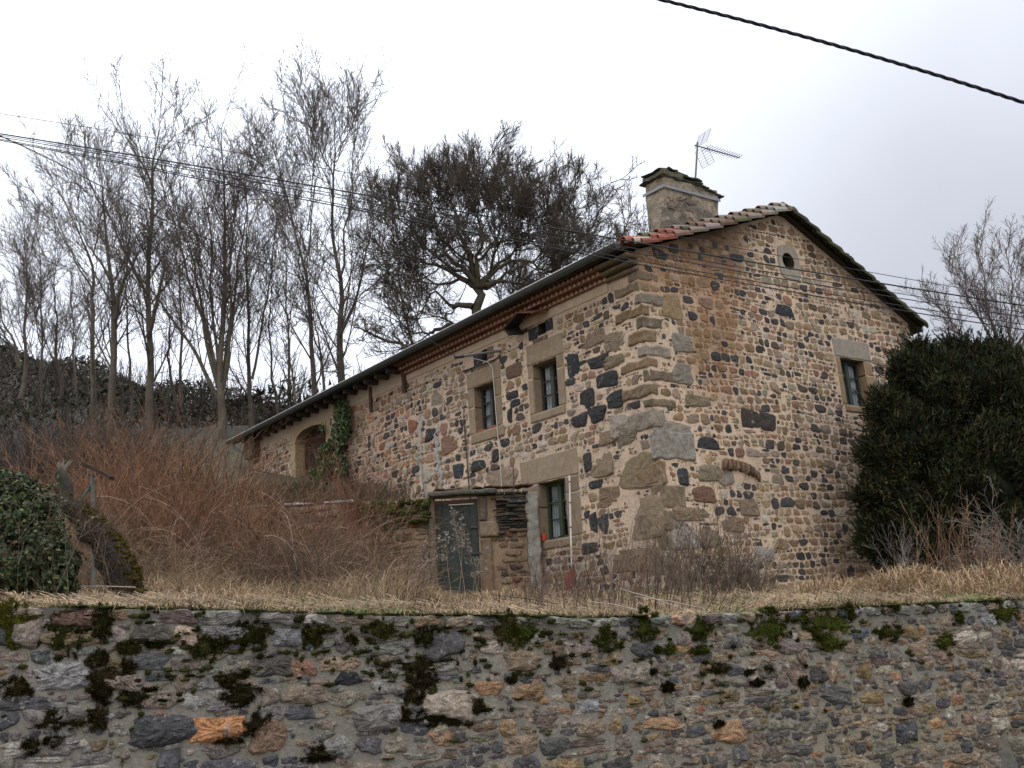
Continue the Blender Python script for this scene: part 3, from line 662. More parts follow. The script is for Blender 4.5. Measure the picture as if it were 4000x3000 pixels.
for side in (0, 1):
    va, vb = (-.47, RIDGE[0]) if side == 0 else (9.45, RIDGE[0]); nt = 13
    for ci_, u in enumerate(np.arange(UV0+.02, UV1, .19)):
        for t in range(nt):
            v0 = va+(vb-va)*t/nt; v1 = va+(vb-va)*(t+1.22)/nt
            if side == 0 and ci_ > 8 and t == 0 and ci_ % 3: continue
            if side == 0 and v1 > vb+.1: v1 = vb+.1
            if side == 1 and v1 < vb-.1: v1 = vb-.1
            if ci_ > 6 and side == 1 and t > 1 and ci_ % 2: pass
            c = pick(rng, PT, 1)[0][0]
            if side == 0 and ci_ < 2 and t < 2: c = np.array([.22, .085, .06])*rng.uniform(.6, 1.0) if rng.random() < .7 else c
            if side == 1: c = np.array([.045, .042, .028])*rng.uniform(.5, 1.5)
            elif ci_ > 3: c = c*.6+np.array([.02, .03, .01])
            j = rng.normal(0, .010)
            tile(u+rng.normal(0, .008), v0, v1, .045+j, .012+j, .098, .080, c, roll=rng.normal(0, .06))
    # verge: two more rows stepped out and down over the gable edge
    for q, (du, dz) in enumerate(((-.06, .03), (-.14, -.04), (-.21, -.115))):
        for t in range(11 if side == 0 else 13):
            nt2 = 11 if side == 0 else 13
            v0 = va+(vb-va)*(t+.35*q)/nt2; v1 = va+(vb-va)*min(nt2, t+1.2+.35*q)/nt2
            c = pick(rng, PT, 1)[0][0]
            if side == 0 and t < 3 and (t+q) % 3 != 1: c = np.array([.24, .085, .058])*rng.uniform(.6, 1.1)
            if side == 1: c = np.array([.042, .043, .024])*rng.uniform(.5, 1.5)
            tile(UV0+.06+du, v0, v1, .05+dz, -.012+dz, .118, .092, c, roll=.40+rng.normal(0, .10))
# ridge tiles
for u in np.arange(UV0, UV1, .42):
    n = 8; a = np.linspace(0, math.pi, n); V = []
    for uu, r in ((u, .13), (u+.46, .11)):
        V.append(H(np.full(n, uu), RIDGE[0]+r*np.cos(a), float(rz(RIDGE[0], uu))+.0+r*np.sin(a)))
    k = np.arange(n-1); mb.add(np.concatenate(V), np.stack([k, k+1, n+k+1, n+k], -1), 0, np.array([.12, .11, .08])*rng.uniform(.6, 1.3))
roof = mb.build('roof', [M['tile'], M['wood']], house)
# moss pads on the roof edges
def moss_pad(mb, c, rx, ry, rzv, rng, col=(.035, .055, .012), n=9, fuzz=0, fn=None):
    th = np.linspace(0, 2*math.pi, 2*n+1)[:-1]; ph = np.linspace(0, math.pi, n)
    T, Ph = np.meshgrid(th, ph, indexing='ij'); D = np.stack([np.cos(T)*np.sin(Ph), np.sin(T)*np.sin(Ph), np.cos(Ph)], -1).reshape(-1, 3)
    r = 1+.28*n3(D*2.1+rng.uniform(0, 50), 1, 0)+.16*n3(D*5+rng.uniform(0, 50), 1, 2)
    L_ = D*r[:, None]*np.array([rx, ry, rzv])
    P = (fn(L_) if fn else L_)+c
    i = np.arange(2*n)[:, None]*n; i2 = ((np.arange(2*n)+1) % (2*n))[:, None]*n; j = np.arange(n-1)[None]
    f = np.stack([i+j, i2+j, i2+j+1, i+j+1], -1).reshape(-1, 4)
    cc = np.array(col)*(1+.5*n3(P*1., 25, 1)[:, None])
    mb.add(P, f, 0, cc, True)
    if fuzz:
        k = rng.integers(0, len(P), fuzz); Q = P[k]+rng.normal(0, .006, (fuzz, 3)); nrm_ = (P[k]-c); nrm_ /= np.linalg.norm(nrm_, axis=1, keepdims=True)+1e-9
        side = rng.normal(0, 1, (fuzz, 3)); side /= np.linalg.norm(side, axis=1, keepdims=True)
        tip = Q+nrm_*rng.uniform(.008, .026, (fuzz, 1))+rng.normal(0, .006, (fuzz, 3))
        V = np.stack([Q-side*.005, Q+side*.005, tip], 1).reshape(-1, 3)
        g = np.repeat(np.array(col)*rng.uniform(.5, 2.3, (fuzz, 1))*np.array([1.1, 1, .8]), 3, 0)
        mb.add(V, np.arange(3*fuzz).reshape(-1, 3), 0, g)
mb = MB(); rng = np.random.default_rng(2)
for v in np.arange(4.5, 9.5, .13):
    moss_pad(mb, H(UV0+rng.uniform(-.12, .25), v, float(rz(v, 0))+.06+rng.uniform(-.03, .05)), .08, .08, rng.uniform(.02, .045), rng, (.022, .029, .011), n=6)
for v in np.arange(1.0, 4.7, .3):
    moss_pad(mb, H(UV0+rng.uniform(.35, .8), v, float(rz(v, 0))+.10), .14, .12, rng.uniform(.04, .07), rng, (.032, .045, .014), n=6)
tag(mb.build('roof_moss', M['moss'], roof), kind='stuff')

# chimney -----------------------------------------------------------
CU0, CU1, CV0, CV1 = .72, 1.32, 1.42, 3.10
HC = lambda u, v, z: C0+np.asarray(u)[..., None]*DF+np.asarray(v)[..., None]*DG+np.asarray(z)[..., None]*np.array([0, 0, 1.])
mb = MB()
boxv(mb, HC, CU0, CU1, CV0, CV1, 9.3, 11.14, 0, (.255, .215, .165), seg=.05, rough=.022, seed=4, rnd=.03)
rng = np.random.default_rng(19)
Sx = np.array([(rng.uniform(CV0+.1, CV1-.1), rng.uniform(10.0, 10.8), rng.uniform(.04, .16), rng.uniform(.03, .10)) for _ in range(16)])
add_stones(mb, rng, Sx, np.array([[(.30, .23, .16), (.07, .055, .045), (.28, .21, .14), (.15, .12, .09)][i % 4] for i in range(16)]), lambda v, z, h: HC(CU0-h, v, z), gap=0, bulge=.02, irr=.4, npt=14, rot=.6)
ch = mb.build('chimney', M['chimney'], roof)
mb = MB()
for a, b, c, d in ((CU0-.034, CU1+.03, CV0-.036, CV0-.022), (CU0-.036, CU0-.022, CV0-.03, CV1+.03)):
    boxv(mb, HC, a, b, c, d, 10.86, 10.925, 0, (.17, .18, .195))
mb.build('metal_band', M['metal'], ch)
mb = MB(); rng = np.random.default_rng(9)
boxv(mb, HC, CU0-.03, CU1+.06, CV0-.09, CV1-.45, 11.12, 11.16, 0, (.06, .06, .045), seg=.10, rough=.03, seed=5, rnd=.02)
lv = [(CV0-.02, CV0+.62, 11.15, 11.30, (.10, .085, .06)), (CV0+.0, CV1-.55, 11.15, 11.22, (.055, .055, .042)), (CV0-.06, CV0+.28, 11.30, 11.345, (.05, .06, .035)), (CV0+.30, CV0+1.22, 11.24, 11.30, (.045, .06, .03)), (CV0+.22, CV0+.52, 11.33, 11.40, (.045, .05, .035)), (CV0+.55, CV0+.85, 11.30, 11.37, (.04, .055, .03))]
for k, (a, b, c, d_, col) in enumerate(lv): boxv(mb, HC, CU0-.03+.03*(k % 3), CU1+.03, a, b, c, d_, 0, col, seg=.08, rough=.03, seed=20+k, rnd=.03)
for k in range(9):
    v = CV1-.78+.095*k; boxv(mb, HC, CU0-.03-.02*(k % 2), CU0+.35, v, v+.20, 11.16-.022*k, 11.205-.022*k, 0, (.055, .06, .04), seg=.07, rough=.025, seed=40+k, rnd=.02)
mb.build('cap_slabs', M['stone'], ch)

# gutter and downpipe ----------------------------------------------
mb = MB(); n = 9; a = np.linspace(math.pi, 2*math.pi, n)
us = np.linspace(-.1, 20.7, 42); V = []
for u in us:
    zz = 9.06+SAG(u); V.append(H(np.full(n, u), -.54+.10*np.cos(a), zz+.11*np.sin(a)))
V = np.array(V); VI = V+np.array([0, 0, .004])
k = np.arange(n-1)[None]; i = (np.arange(len(us)-1)*n)[:, None]; f = np.stack([i+k, i+k+1, i+n+k+1, i+n+k], -1).reshape(-1, 4)
mb.add(V.reshape(-1, 3), f, 0, (.055, .06, .06), True)
tubes(mb, np.array([H(u, -.645, 9.06+float(SAG(u))) for u in us]), np.full(len(us), .013), 6, 0, (.40, .42, .43))
mb.add(V[0], [list(range(n))], 0, (.05, .055, .055)); mb.add(V[-1], [list(range(n))], 0, (.05, .055, .055))
gut = mb.build('gutter', M['zinc'], house)
mb = MB()
pp = [H(20.35, -.5, 8.62), H(20.35, -.45, 8.45), H(19.95, -.10, 8.15), H(19.95, -.08, 7.95), H(19.95, -.08, 7.2)]
tubes(mb, np.array(pp), np.full(5, .05), 8, 0, (.14, .17, .19)); mb.build('downpipe', M['zinc'], house)

# barn doorway -------------------------------------------------------
def arch_z(u):
    t = (u-(ARCH[0]+ARCH[1])/2)/((ARCH[1]-ARCH[0])/2); return 7.92+.36*np.sqrt(np.clip(1-np.abs(t)**2.4, 0, 1))
mb = MB(); uu = np.linspace(ARCH[0], ARCH[1], 25); z = arch_z(uu)
for i in range(24):
    a, b = uu[i], uu[i+1]
    mb.quad(fmap(a, z[i], .02), fmap(b, z[i+1], .02), fmap(b, 8.40, .02), fmap(a, 8.40, .02), 0, (.36, .27, .17))
    mb.quad(fmap(a, z[i], .02), fmap(b, z[i+1], .02), fmap(b, z[i+1], -.35), fmap(a, z[i], -.35), 0, (.26, .19, .12))
boxv(mb, H, ARCH[0]-.30, ARCH[0], -.02, .35, 6.3, 8.40, 0, (.35, .26, .165), seg=.2, rough=.008, rnd=.02)
boxv(mb, H, ARCH[1], ARCH[1]+.34, -.02, .35, 6.3, 8.40, 0, (.37, .285, .17), seg=.2, rough=.008, seed=5, rnd=.02)
bd = mb.build('barn_doorway', M['dressed'], house)
mb = MB()
for k in range(12):
    a = ARCH[0]+.02+k*.178; boxv(mb, H, a, a+.170, .32, .36+.004*(k % 3), 6.4, float(arch_z(a+.085))-.005, 0, np.array([.055, .028, .018])*(.8+.1*(k % 4)), seg=.3, rough=.003, seed=k)
mb.build('barn_door', M['wood'], bd)
mb = MB()   # conduit clipped to the front wall and white flex
P = [H(5.05, -.03, 8.02), H(5.3, -.03, 7.98), H(6.70, -.03, 8.02), H(6.74, -.03, 7.9), H(6.70, -.03, 6.5), H(6.62, -.03, 5.1), H(6.60, -.03, 4.7)]
tubes(mb, np.array(P), np.full(len(P), .016), 6, 0, (.05, .05, .045)); mb.build('conduit', M['rubber'], house)
mb = MB(); P = [H(5.72, -.45, 8.10), H(5.45, -.12, 7.95), H(5.36, -.06, 7.8), H(5.33, -.05, 6.8), H(5.28, -.05, 5.8), H(5.24, -.05, 4.75)]
tubes(mb, np.array(P), np.full(len(P), .010), 6, 0, (.55, .53, .48)); mb.build('white_flex', M['plain'], house)
mb = MB(); tubes(mb, np.array([H(5.05, .0, 8.13), H(5.10, -.10, 8.13), H(5.9, -.62, 8.14)]), np.full(3, .033), 8, 0, (.10, .10, .09), cap=True)
tubes(mb, np.array([H(5.80, -.56, 8.14), H(6.0, -.68, 8.15)]), np.array([.05, .045]), 8, 0, (.035, .035, .035), cap=True)
mb.build('cable_bracket', M['metal'], house)
adopt(house)

# antenna -------------------------------------------------------------
ab = HC(np.array(.95), np.array(2.62), np.array(11.2))
ant = empty('tv_antenna', ab, 'grey comb-shaped television aerial on a short mast above the chimney', 'aerial')
mtop = at(2725, 555, ab[1]+.0); up = np.array([0, 0, 1.])
mb = MB(); tubes(mb, np.array([ab-up*.05, [mtop[0], ab[1], mtop[2]]]), np.array([.022, .02]), 8, 0, (.10, .10, .11), cap=True); mb.build('mast', M['metal'], ant)
bd_ = np.array([.84, .54, -.02]); bd_ /= np.linalg.norm(bd_); el = np.array([.54, -.84, 0]); hub = np.array([mtop[0], ab[1], mtop[2]-.10])
mb = MB(); tubes(mb, np.array([hub-bd_*.1, hub+bd_*1.28]), np.array([.015, .012]), 6, 0, (.07, .07, .08), cap=True); mb.build('boom', M['metal'], ant)
mb = MB()
for k in range(14):
    p = hub+bd_*(.26+.077*k); L_ = .15-.003*k
    tubes(mb, np.array([p-el*L_+up*.015, p+el*L_+up*.015]), np.full(2, .0075), 4, 0, (.02, .02, .022))
mb.build('elements', M['metal'], ant)
for sgn in (1, -1):
    mb = MB(); dr = (bd_*.45+up*sgn*.9); dr /= np.linalg.norm(dr)
    for k in range(8):
        p = hub+bd_*.06+dr*(.05+.058*k); tubes(mb, np.array([p-el*.20, p+el*.20]), np.full(2, .0045), 4, 0, (.05, .05, .055))
    for s_ in (-.20, .0, .20):
        tubes(mb, np.array([hub+bd_*.06+dr*.05+el*s_, hub+bd_*.06+dr*.46+el*s_]), np.full(2, .005), 4, 0, (.08, .085, .09))
    mb.build('reflector', M['metal'], ant)
adopt(ant)

# ------------------------------------------------------------------ TERRACE WALL WITH SHED DOOR (frontal plane y = TERR_Y)
terr = empty('terrace_wall', (-1.5, TERR_Y, 2.6), 'low brown rubble terrace wall with a plank door built against the house front', 'wall')
tmap = lambda x, z, h: np.stack([np.asarray(x, float), TERR_Y-np.asarray(h, float)+0*np.asarray(x), np.asarray(z, float)], -1)
mb = MB(); rng = np.random.default_rng(14); DH = (-1.82, -.90, 2.3, 4.62)
tt = lambda x: 4.66+.03*math.sin(x*3)
panel(mb, -7.2, .42, 2.2, tt, [DH], tmap, lambda u, z: np.tile([.28, .205, .14], (len(u), 1))*(1+.25*n3(np.stack([u, z, u], -1), 2, 1)[:, None]))
S = layout(rng, -7.2, .15, 2.3, 4.7, (.09, .17), (1.0, 2.6)); S = drop(S, [(DH[0]-.1, DH[1]+.3, DH[2], 4.8)], .0, lambda S: (S[:, 1]+S[:, 3] < 4.66) & (S[:, 0]+S[:, 2] < .2))
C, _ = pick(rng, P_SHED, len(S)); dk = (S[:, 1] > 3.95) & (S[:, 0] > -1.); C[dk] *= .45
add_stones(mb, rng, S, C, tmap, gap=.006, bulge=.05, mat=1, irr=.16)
z = 3.80
while z < 4.66:
    h = rng.uniform(.025, .085); x0 = -.50
    while x0 < .12:
        w = rng.uniform(.14, .5); dpt = rng.uniform(.02, .17)
        boxv(mb, ident, x0, min(x0+w, .2), TERR_Y-dpt, TERR_Y+.1, z, z+h-.008, 1, np.array([(.075, .065, .055), (.12, .085, .06), (.05, .05, .048)][rng.integers(0, 3)])*rng.uniform(.5, 1.3), seg=.07, rough=.013, seed=int(z*100+x0*10), rnd=.014)
        x0 += w+.012
    z += h
boxv(mb, ident, -7.2, .42, TERR_Y+.12, TERR_Y+.5, 2.3, 4.60, 0, (.18, .14, .10))
tw = mb.build('wall_face', [M['mortar'], M['stone']], terr)
mb = MB(); boxv(mb, ident, -1.95, -.46, TERR_Y-.24, TERR_Y+.3, 4.665, 4.765, 0, (.095, .09, .075), seg=.08, rough=.016, rnd=.025); mb.build('lintel_slab', M['stone'], terr)
mb = MB(); boxv(mb, ident, -.86, -.62, TERR_Y-.10, TERR_Y+.2, 2.5, 3.72, 0, (.20, .14, .09), seg=.12, rough=.010, rnd=.03)
boxv(mb, ident, -.88, -.45, TERR_Y-.10, TERR_Y+.2, 3.74, 4.08, 0, (.22, .17, .12), seg=.12, rough=.016, rnd=.03, seed=3)
boxv(mb, ident, -.88, -.70, TERR_Y-.08, TERR_Y+.2, 4.10, 4.645, 0, (.11, .09, .07), seg=.12, rough=.016, rnd=.03, seed=6)
boxv(mb, ident, -1.97, -1.83, TERR_Y-.10, TERR_Y+.2, 2.5, 4.65, 0, (.14, .11, .08), seg=.12, rough=.02, rnd=.03, seed=9); mb.build('jamb', M['stone'], terr)
mb = MB(); boxv(mb, ident, .15, .42, TERR_Y-.12, TERR_Y+.05, 2.4, 4.68, 0, (.25, .24, .215), seg=.04, rough=.022, rnd=.03)
mb.build('cement_buttress', M['rmortar'], terr)
mb = MB()
for k in range(6):
    a = -1.80+k*.148; boxv(mb, ident, a, a+.144, TERR_Y+.02-.004*(k % 2), TERR_Y+.06, 2.45, 4.52, 0, np.array([.034, .043, .038])*(.8+.14*(k % 3)), seg=.2, rough=.003, seed=k)
door = mb.build('plank_door', M['paint'], terr)
mb = MB()
for z in (3.98, 3.42): boxv(mb, ident, -1.08, -.86, TERR_Y-.01, TERR_Y+.02, z-.025, z+.025, 0, (.02, .022, .022))
boxv(mb, ident, -1.5, -1.2, TERR_Y+.003, TERR_Y+.018, 4.08, 4.10, 0, (.03, .035, .03)); boxv(mb, ident, -1.22, -1.2, TERR_Y+.003, TERR_Y+.018, 3.6, 4.10, 0, (.03, .035, .03))
mb.build('hinge', M['metal'], door)
mb = MB(); boxv(mb, ident, -1.52, -.98, TERR_Y-.02, TERR_Y+.015, 4.47, 4.495, 0, (.42, .40, .36)); mb.build('trim_strip', M['plain'], door)
mb = MB()
for x in np.arange(-6.2, -3.6, .22):
    if rng.random() < .75: boxv(mb, ident, x, x+.2, TERR_Y-.06, TERR_Y+.2, 4.66, 4.70+rng.uniform(0, .025), 0, np.array([.42, .40, .40])*rng.uniform(.6, 1), seg=.1, rough=.012, rnd=.015)
mb.build('coping_slabs', M['stone'], terr)
mb = MB()
for k in range(60):
    x = rng.uniform(-3.6, -1.9); moss_pad(mb, np.array([x, TERR_Y-.05-rng.uniform(0, .1), 4.62-abs(rng.normal(0, .22))]), rng.uniform(.06, .16), .08, rng.uniform(.04, .09), rng, (.045, .05, .016), n=6, fuzz=60)
for k in range(26):
    x = rng.uniform(-1.9, .35); moss_pad(mb, np.array([x, TERR_Y-.1+rng.uniform(0, .2), 4.79+rng.uniform(-.01, .03)]), rng.uniform(.07, .15), .10, .03, rng, (.07, .04, .025), n=6, fuzz=50)
mb.build('wall_moss', M['moss'], terr)
adopt(terr)

# ------------------------------------------------------------------ RETAINING WALL
rw = empty('retaining_wall', (WA[0], WA[1], 0), 'long grey mortared rubble retaining wall with mossy top along the road', 'wall')
def rmap(s, z, h):
    s = np.asarray(s, float); h = np.asarray(h, float)
    return np.stack([WA[0]+WT[0]*s-WN[0]*h, WA[1]+WT[1]*s-WN[1]*h, np.asarray(z, float)+0*s], -1)
def rcol(s, z):
    P = np.stack([s, z, 0*s], -1); top = wall_top(s)
    c = np.tile([.225, .213, .18], (len(s), 1))*(1+.14*n3(P, 1.3, 2)[:, None])
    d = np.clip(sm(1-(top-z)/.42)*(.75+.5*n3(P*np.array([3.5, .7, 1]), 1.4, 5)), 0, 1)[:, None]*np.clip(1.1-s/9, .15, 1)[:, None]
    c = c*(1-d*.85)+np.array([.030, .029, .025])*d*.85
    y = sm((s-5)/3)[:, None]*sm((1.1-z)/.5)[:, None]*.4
    return c*(1-y)+np.array([.27, .22, .12])*y
mb = MB(); rng = np.random.default_rng(41)
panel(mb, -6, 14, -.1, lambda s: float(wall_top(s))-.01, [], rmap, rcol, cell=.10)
for s in np.arange(-6, 14, .5):   # top face
    za, zb_ = float(wall_top(s))-.01, float(wall_top(s+.5))-.01
    for h0, h1 in ((0, -.45),):
        mb.quad(rmap(s, za, h0), rmap(s+.5, zb_, h0), rmap(s+.5, zb_+.01, h1), rmap(s, za+.01, h1), 0, (.12, .125, .08))
# the remarkable stones
def on_wall(x, y):
    r = ray(x, y); n2 = WN; t = ((WA-CAM[:2])@n2)/(r[:2]@n2); p = CAM+r*t; return (p[:2]-WA)@WT, p[2]
spec = [((845, 2850), (.20, .095), (.38, .19, .09)), ((640, 2850), (.22, .11), (.062, .062, .064)), ((730, 2480), (.09, .07), (.36, .28, .22)), ((665, 2410), (.17, .05), (.12, .09, .085)), ((850, 2415), (.19, .055), (.17, .165, .15)),
        ((300, 2415), (.17, .06), (.13, .08, .065)), ((1115, 2490), (.12, .07), (.14, .142, .145)), ((1320, 2595), (.16, .055), (.26, .20, .14)), ((1185, 2610), (.10, .065), (.22, .13, .09)), ((1060, 2605), (.17, .075), (.085, .08, .07)),
        ((235, 2640), (.19, .10), (.22, .22, .215)), ((1730, 2885), (.10, .06), (.26, .17, .11)), ((1470, 2805), (.20, .10), (.16, .15, .14)), ((2700, 2412), (.05, .055), (.36, .27, .20)), ((2300, 2755), (.10, .055), (.23, .232, .235)),
        ((2060, 2700), (.14, .07), (.20, .13, .08)), ((2480, 2740), (.08, .05), (.19, .14, .07)), ((3360, 2475), (.09, .045), (.10, .11, .13)), ((3870, 2420), (.12, .06), (.24, .243, .245)), ((3540, 2860), (.12, .09), (.058, .06, .063)), ((1360, 2650), (.10, .05), (.03, .032, .038))]
SS = np.array([(*on_wall(*p), w, h) for p, (w, h), c in spec]); SC = np.array([c for *_, c in spec])
sr_ = [(x-w, x+w, z-h, z+h) for x, z, w, h in SS]; exw = lambda S: S[:, 1]+S[:, 3] < wall_top(S[:, 0])-.085
S1 = layout3(rng, -6, 5.2, -.1, 2.4, (.075, .145), (.9, 2.7), sr_, exw, pbig=.16, split=.22, wave=.5); S2 = layout3(rng, 4.6, 14, -.1, 2.2, (.06, .115), (.9, 2.5), sr_, exw, pbig=.14, split=.22, wave=.55)
S1 = S1[S1[:, 0] < 4.9]; S2 = S2[S2[:, 0] >= 4.9]
S = np.concatenate([S1, S2])
S = S[(S[:, 1]+S[:, 3] < wall_top(S[:, 0])-.085)]
C, _ = pick(rng, P_WALL, len(S)); lf = S[:, 0] < 3.2; C[lf] = C[lf]*.92+np.array([.008, .009, .011]); C[~lf] = C[~lf]*np.array([1.08, 1.0, .92])
R3 = ((1.10, None), (1.0, .16), (.90, .50), (.76, .75), (.56, .90), (.3, .98))
add_stones(mb, rng, S, C, rmap, gap=.005, bulge=.026, npt=20, mat=1, irr=.15, rings=R3, shrink=(.9, 1.09), rot=.08, p=4., hn=.009, hf_=24)
add_stones(mb, rng, SS, SC, rmap, gap=0, bulge=.030, npt=34, mat=1, irr=.09, rings=R3, shrink=(.97, 1), rot=.04, p=4.6, hn=.013, hf_=20)
# coping course
s = -6.; T_ = []
while s < 14:
    w = rng.uniform(.12, .42) if s < 5 else rng.uniform(.08, .2); T_.append((s+w/2, float(wall_top(s+w/2))-.052, w/2, .046)); s += w
T_ = np.array(T_); T_ = T_[[not any(abs(t[0]-q[0]) < t[2]+q[2]-.04 and abs(t[1]-q[1]) < .07 for q in SS) for t in T_]]
C, _ = pick(rng, P_WALL, len(T_))
add_stones(mb, rng, T_, C, rmap, gap=.003, bulge=.045, npt=22, mat=1, irr=.10, rings=R3, shrink=(.9, 1), p=4.4, hn=.012)
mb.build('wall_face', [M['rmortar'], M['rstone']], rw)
# moss
mb = MB(); rng = np.random.default_rng(6)
ML = [(70, 230, 75, 95), (15, 170, 50, 60), (265, 265, 90, 75), (425, 355, 35, 25), (460, 440, 90, 55), (440, 510, 35, 40), (600, 525, 75, 32), (260, 620, 90, 38), (425, 615, 34, 45), (75, 490, 58, 45), (560, 310, 40, 25), (670, 285, 40, 18), (890, 310, 55, 48), (945, 275, 40, 33), (1010, 435, 50, 32), (1095, 260, 70, 55), (1040, 520, 85, 45), (1350, 255, 38, 38), (1640, 240, 50, 45), (1850, 265, 50, 40), (1800, 385, 115, 32), (1830, 455, 58, 32), (1780, 520, 45, 26), (1940, 600, 145, 42), (2185, 230, 50, 60), (1110, 640, 58, 45), (990, 700, 55, 22), (2050, 555, 32, 28), (450, 200, 40, 60), (560, 380, 28, 20), (1500, 280, 40, 16), (235, 715, 34, 18), (1390, 770, 70, 30), (130, 740, 34, 24), (1730, 600, 30, 24)]
MR = [(50, 240, 66, 58), (565, 220, 58, 60), (805, 235, 48, 43), (410, 285, 55, 30), (680, 315, 27, 24), (805, 320, 50, 20), (625, 320, 20, 15), (1110, 230, 80, 62), (1370, 200, 115, 50), (1250, 180, 60, 20), (1460, 150, 30, 30), (1380, 290, 48, 32), (1320, 250, 25, 28), (2120, 150, 60, 48), (1620, 240, 50, 24), (1870, 280, 34, 24), (890, 400, 58, 22), (575, 415, 48, 17), (1105, 400, 23, 22), (1255, 455, 24, 33), (670, 480, 28, 24), (1055, 460, 30, 16), (200, 375, 38, 28), (1710, 545, 24, 18), (890, 645, 24, 18), (400, 225, 18, 20), (1930, 180, 12, 22), (1110, 150, 28, 10), (1640, 140, 25, 14), (0, 445, 24, 14), (1020, 415, 24, 12)]
wdir = np.array([[WT[0], WT[1], 0], [-WN[0], -WN[1], 0], [0, 0, 1.]])
for lst, ox in ((ML, 0), (MR, 2000)):
    for (mx, my, hw, hh) in lst:
        s0, z0 = on_wall(ox+mx/1.106, 2250+my/1.106); s1, _ = on_wall(ox+(mx+hw)/1.106, 2250+my/1.106); _, z1_ = on_wall(ox+mx/1.106, 2250+(my+hh)/1.106)
        q_ = .72 if (ox and my > 290) else 1.; rw_, rh_ = abs(s1-s0)*q_, abs(z0-z1_)*q_; hue = rng.uniform(.5, 1.25); low = my > 330
        col = (np.array([.030, .031, .010]) if my < 330 else np.array([.026, .022, .011]))*hue if low or ox == 0 else np.array([.045, .055, .012])*hue
        if ox == 0 and mx < 120 and my < 300: col = np.array([.06, .062, .012])
        moss_pad(mb, rmap(s0, z0, .0), rw_*.66, .024+.012*rng.random(), rh_*.66, rng, col, n=12, fuzz=int(400+9000*rw_*rh_*4), fn=lambda L_: L_@wdir)
        for k in range(26):
            a = rng.uniform(0, 6.28); q = rng.uniform(.6, 1.3)
            moss_pad(mb, rmap(s0+math.cos(a)*rw_*q, z0+math.sin(a)*rh_*q, .0), rw_*rng.uniform(.06, .28), .018, rh_*rng.uniform(.06, .22), rng, col*rng.uniform(.7, 1.3), n=7, fuzz=90, fn=lambda L_: L_@wdir)
for k in range(420):   # specks on ledges and joints, thickest in the upper left
    s = rng.uniform(-.5, 9.5)*rng.uniform(.3, 1); zt = float(wall_top(s))-abs(rng.normal(0, .38))-.02
    moss_pad(mb, rmap(s, zt, .012), rng.uniform(.012, .05), .014, rng.uniform(.006, .022), rng, np.array([.030, .032, .010])*rng.uniform(.4, 1.7), n=5, fuzz=14, fn=lambda L_: L_@wdir)
for k in range(520):   # thin green edge along the coping
    s = rng.uniform(-2, 12); g = n3(np.array([[s, 0, 0]]), 1.3, 4)[0]
    if g < -.35: continue
    moss_pad(mb, rmap(s, float(wall_top(s))+.003, rng.uniform(-.30, .02)), rng.uniform(.03, .10), rng.uniform(.02, .06), rng.uniform(.006, .018), rng, np.array([.065, .07, .028])*rng.uniform(.4, 1.2), n=5, fuzz=30, fn=lambda L_: L_@wdir)
mm = mb.build('wall_moss', M['moss'], rw); tag(mm, kind='stuff')
adopt(rw)

# ------------------------------------------------------------------ VEGETATION
def unit(v): return v/(np.linalg.norm(v, axis=-1, keepdims=True)+1e-9)
def resample(P, R, n):
    P = np.asarray(P, float); d = np.concatenate([[0], np.cumsum(np.linalg.norm(np.diff(P, axis=0), axis=1))]); t = np.linspace(0, d[-1], n)
    return np.stack([np.interp(t, d, P[:, k]) for k in range(3)], -1), np.interp(t, d, R)
def grow(rng, P, R, k, t0, ang, lenf, n=6, wob=.12, up=.10, rf=.55, tip=.004, absl=None, tpow=1., droop=0., fall=.42):
    """children of a batch of polylines: P (B,m,3), R (B,m) -> (B*k,n,3), (B*k,n)"""
    B, m, _ = P.shape
    t = t0+(1-t0)*((np.arange(k)[None]+rng.random((B, k)))/k)**tpow; t = np.clip(t, 0, .995)
    f = t*(m-1); i = np.minimum(f.astype(int), m-2); w = (f-i)[..., None]; b = np.arange(B)[:, None]
    p0 = P[b, i]*(1-w)+P[b, i+1]*w; r0 = R[b, i]*(1-w[..., 0])+R[b, i+1]*w[..., 0]; T = unit(P[b, i+1]-P[b, i])
    Lp = np.linalg.norm(np.diff(P, axis=1), axis=2).sum(1)[:, None]
    ln = (absl if absl is not None else Lp*lenf)*(1.05-fall*t)*rng.uniform(.65, 1.3, (B, k))
    perp = unit(np.cross(T, rng.normal(0, 1, (B, k, 3)))); a = rng.uniform(ang[0], ang[1], (B, k))[..., None]
    d = T*np.cos(a)+perp*np.sin(a); d = d.reshape(-1, 3); Q = [p0.reshape(-1, 3)]; step = (ln.reshape(-1)/(n-1))[:, None]
    for q in range(n-1):
        d = unit(d+rng.normal(0, wob, d.shape)+np.array([0, 0, up-droop*q])); Q.append(Q[-1]+d*step)
    r = np.minimum(r0.reshape(-1)*rf*rng.uniform(.7, 1.15, B*k), 1e9)
    r = np.maximum(r, tip)
    RR = r[:, None]*(1-np.linspace(0, 1, n)[None]*.75); RR = np.maximum(RR, tip*.6)
    return np.stack(Q, 1), RR
def bark_col(rng, n, c, v=.2): return np.array(c)*(1+rng.uniform(-v, v, (n, 1)))
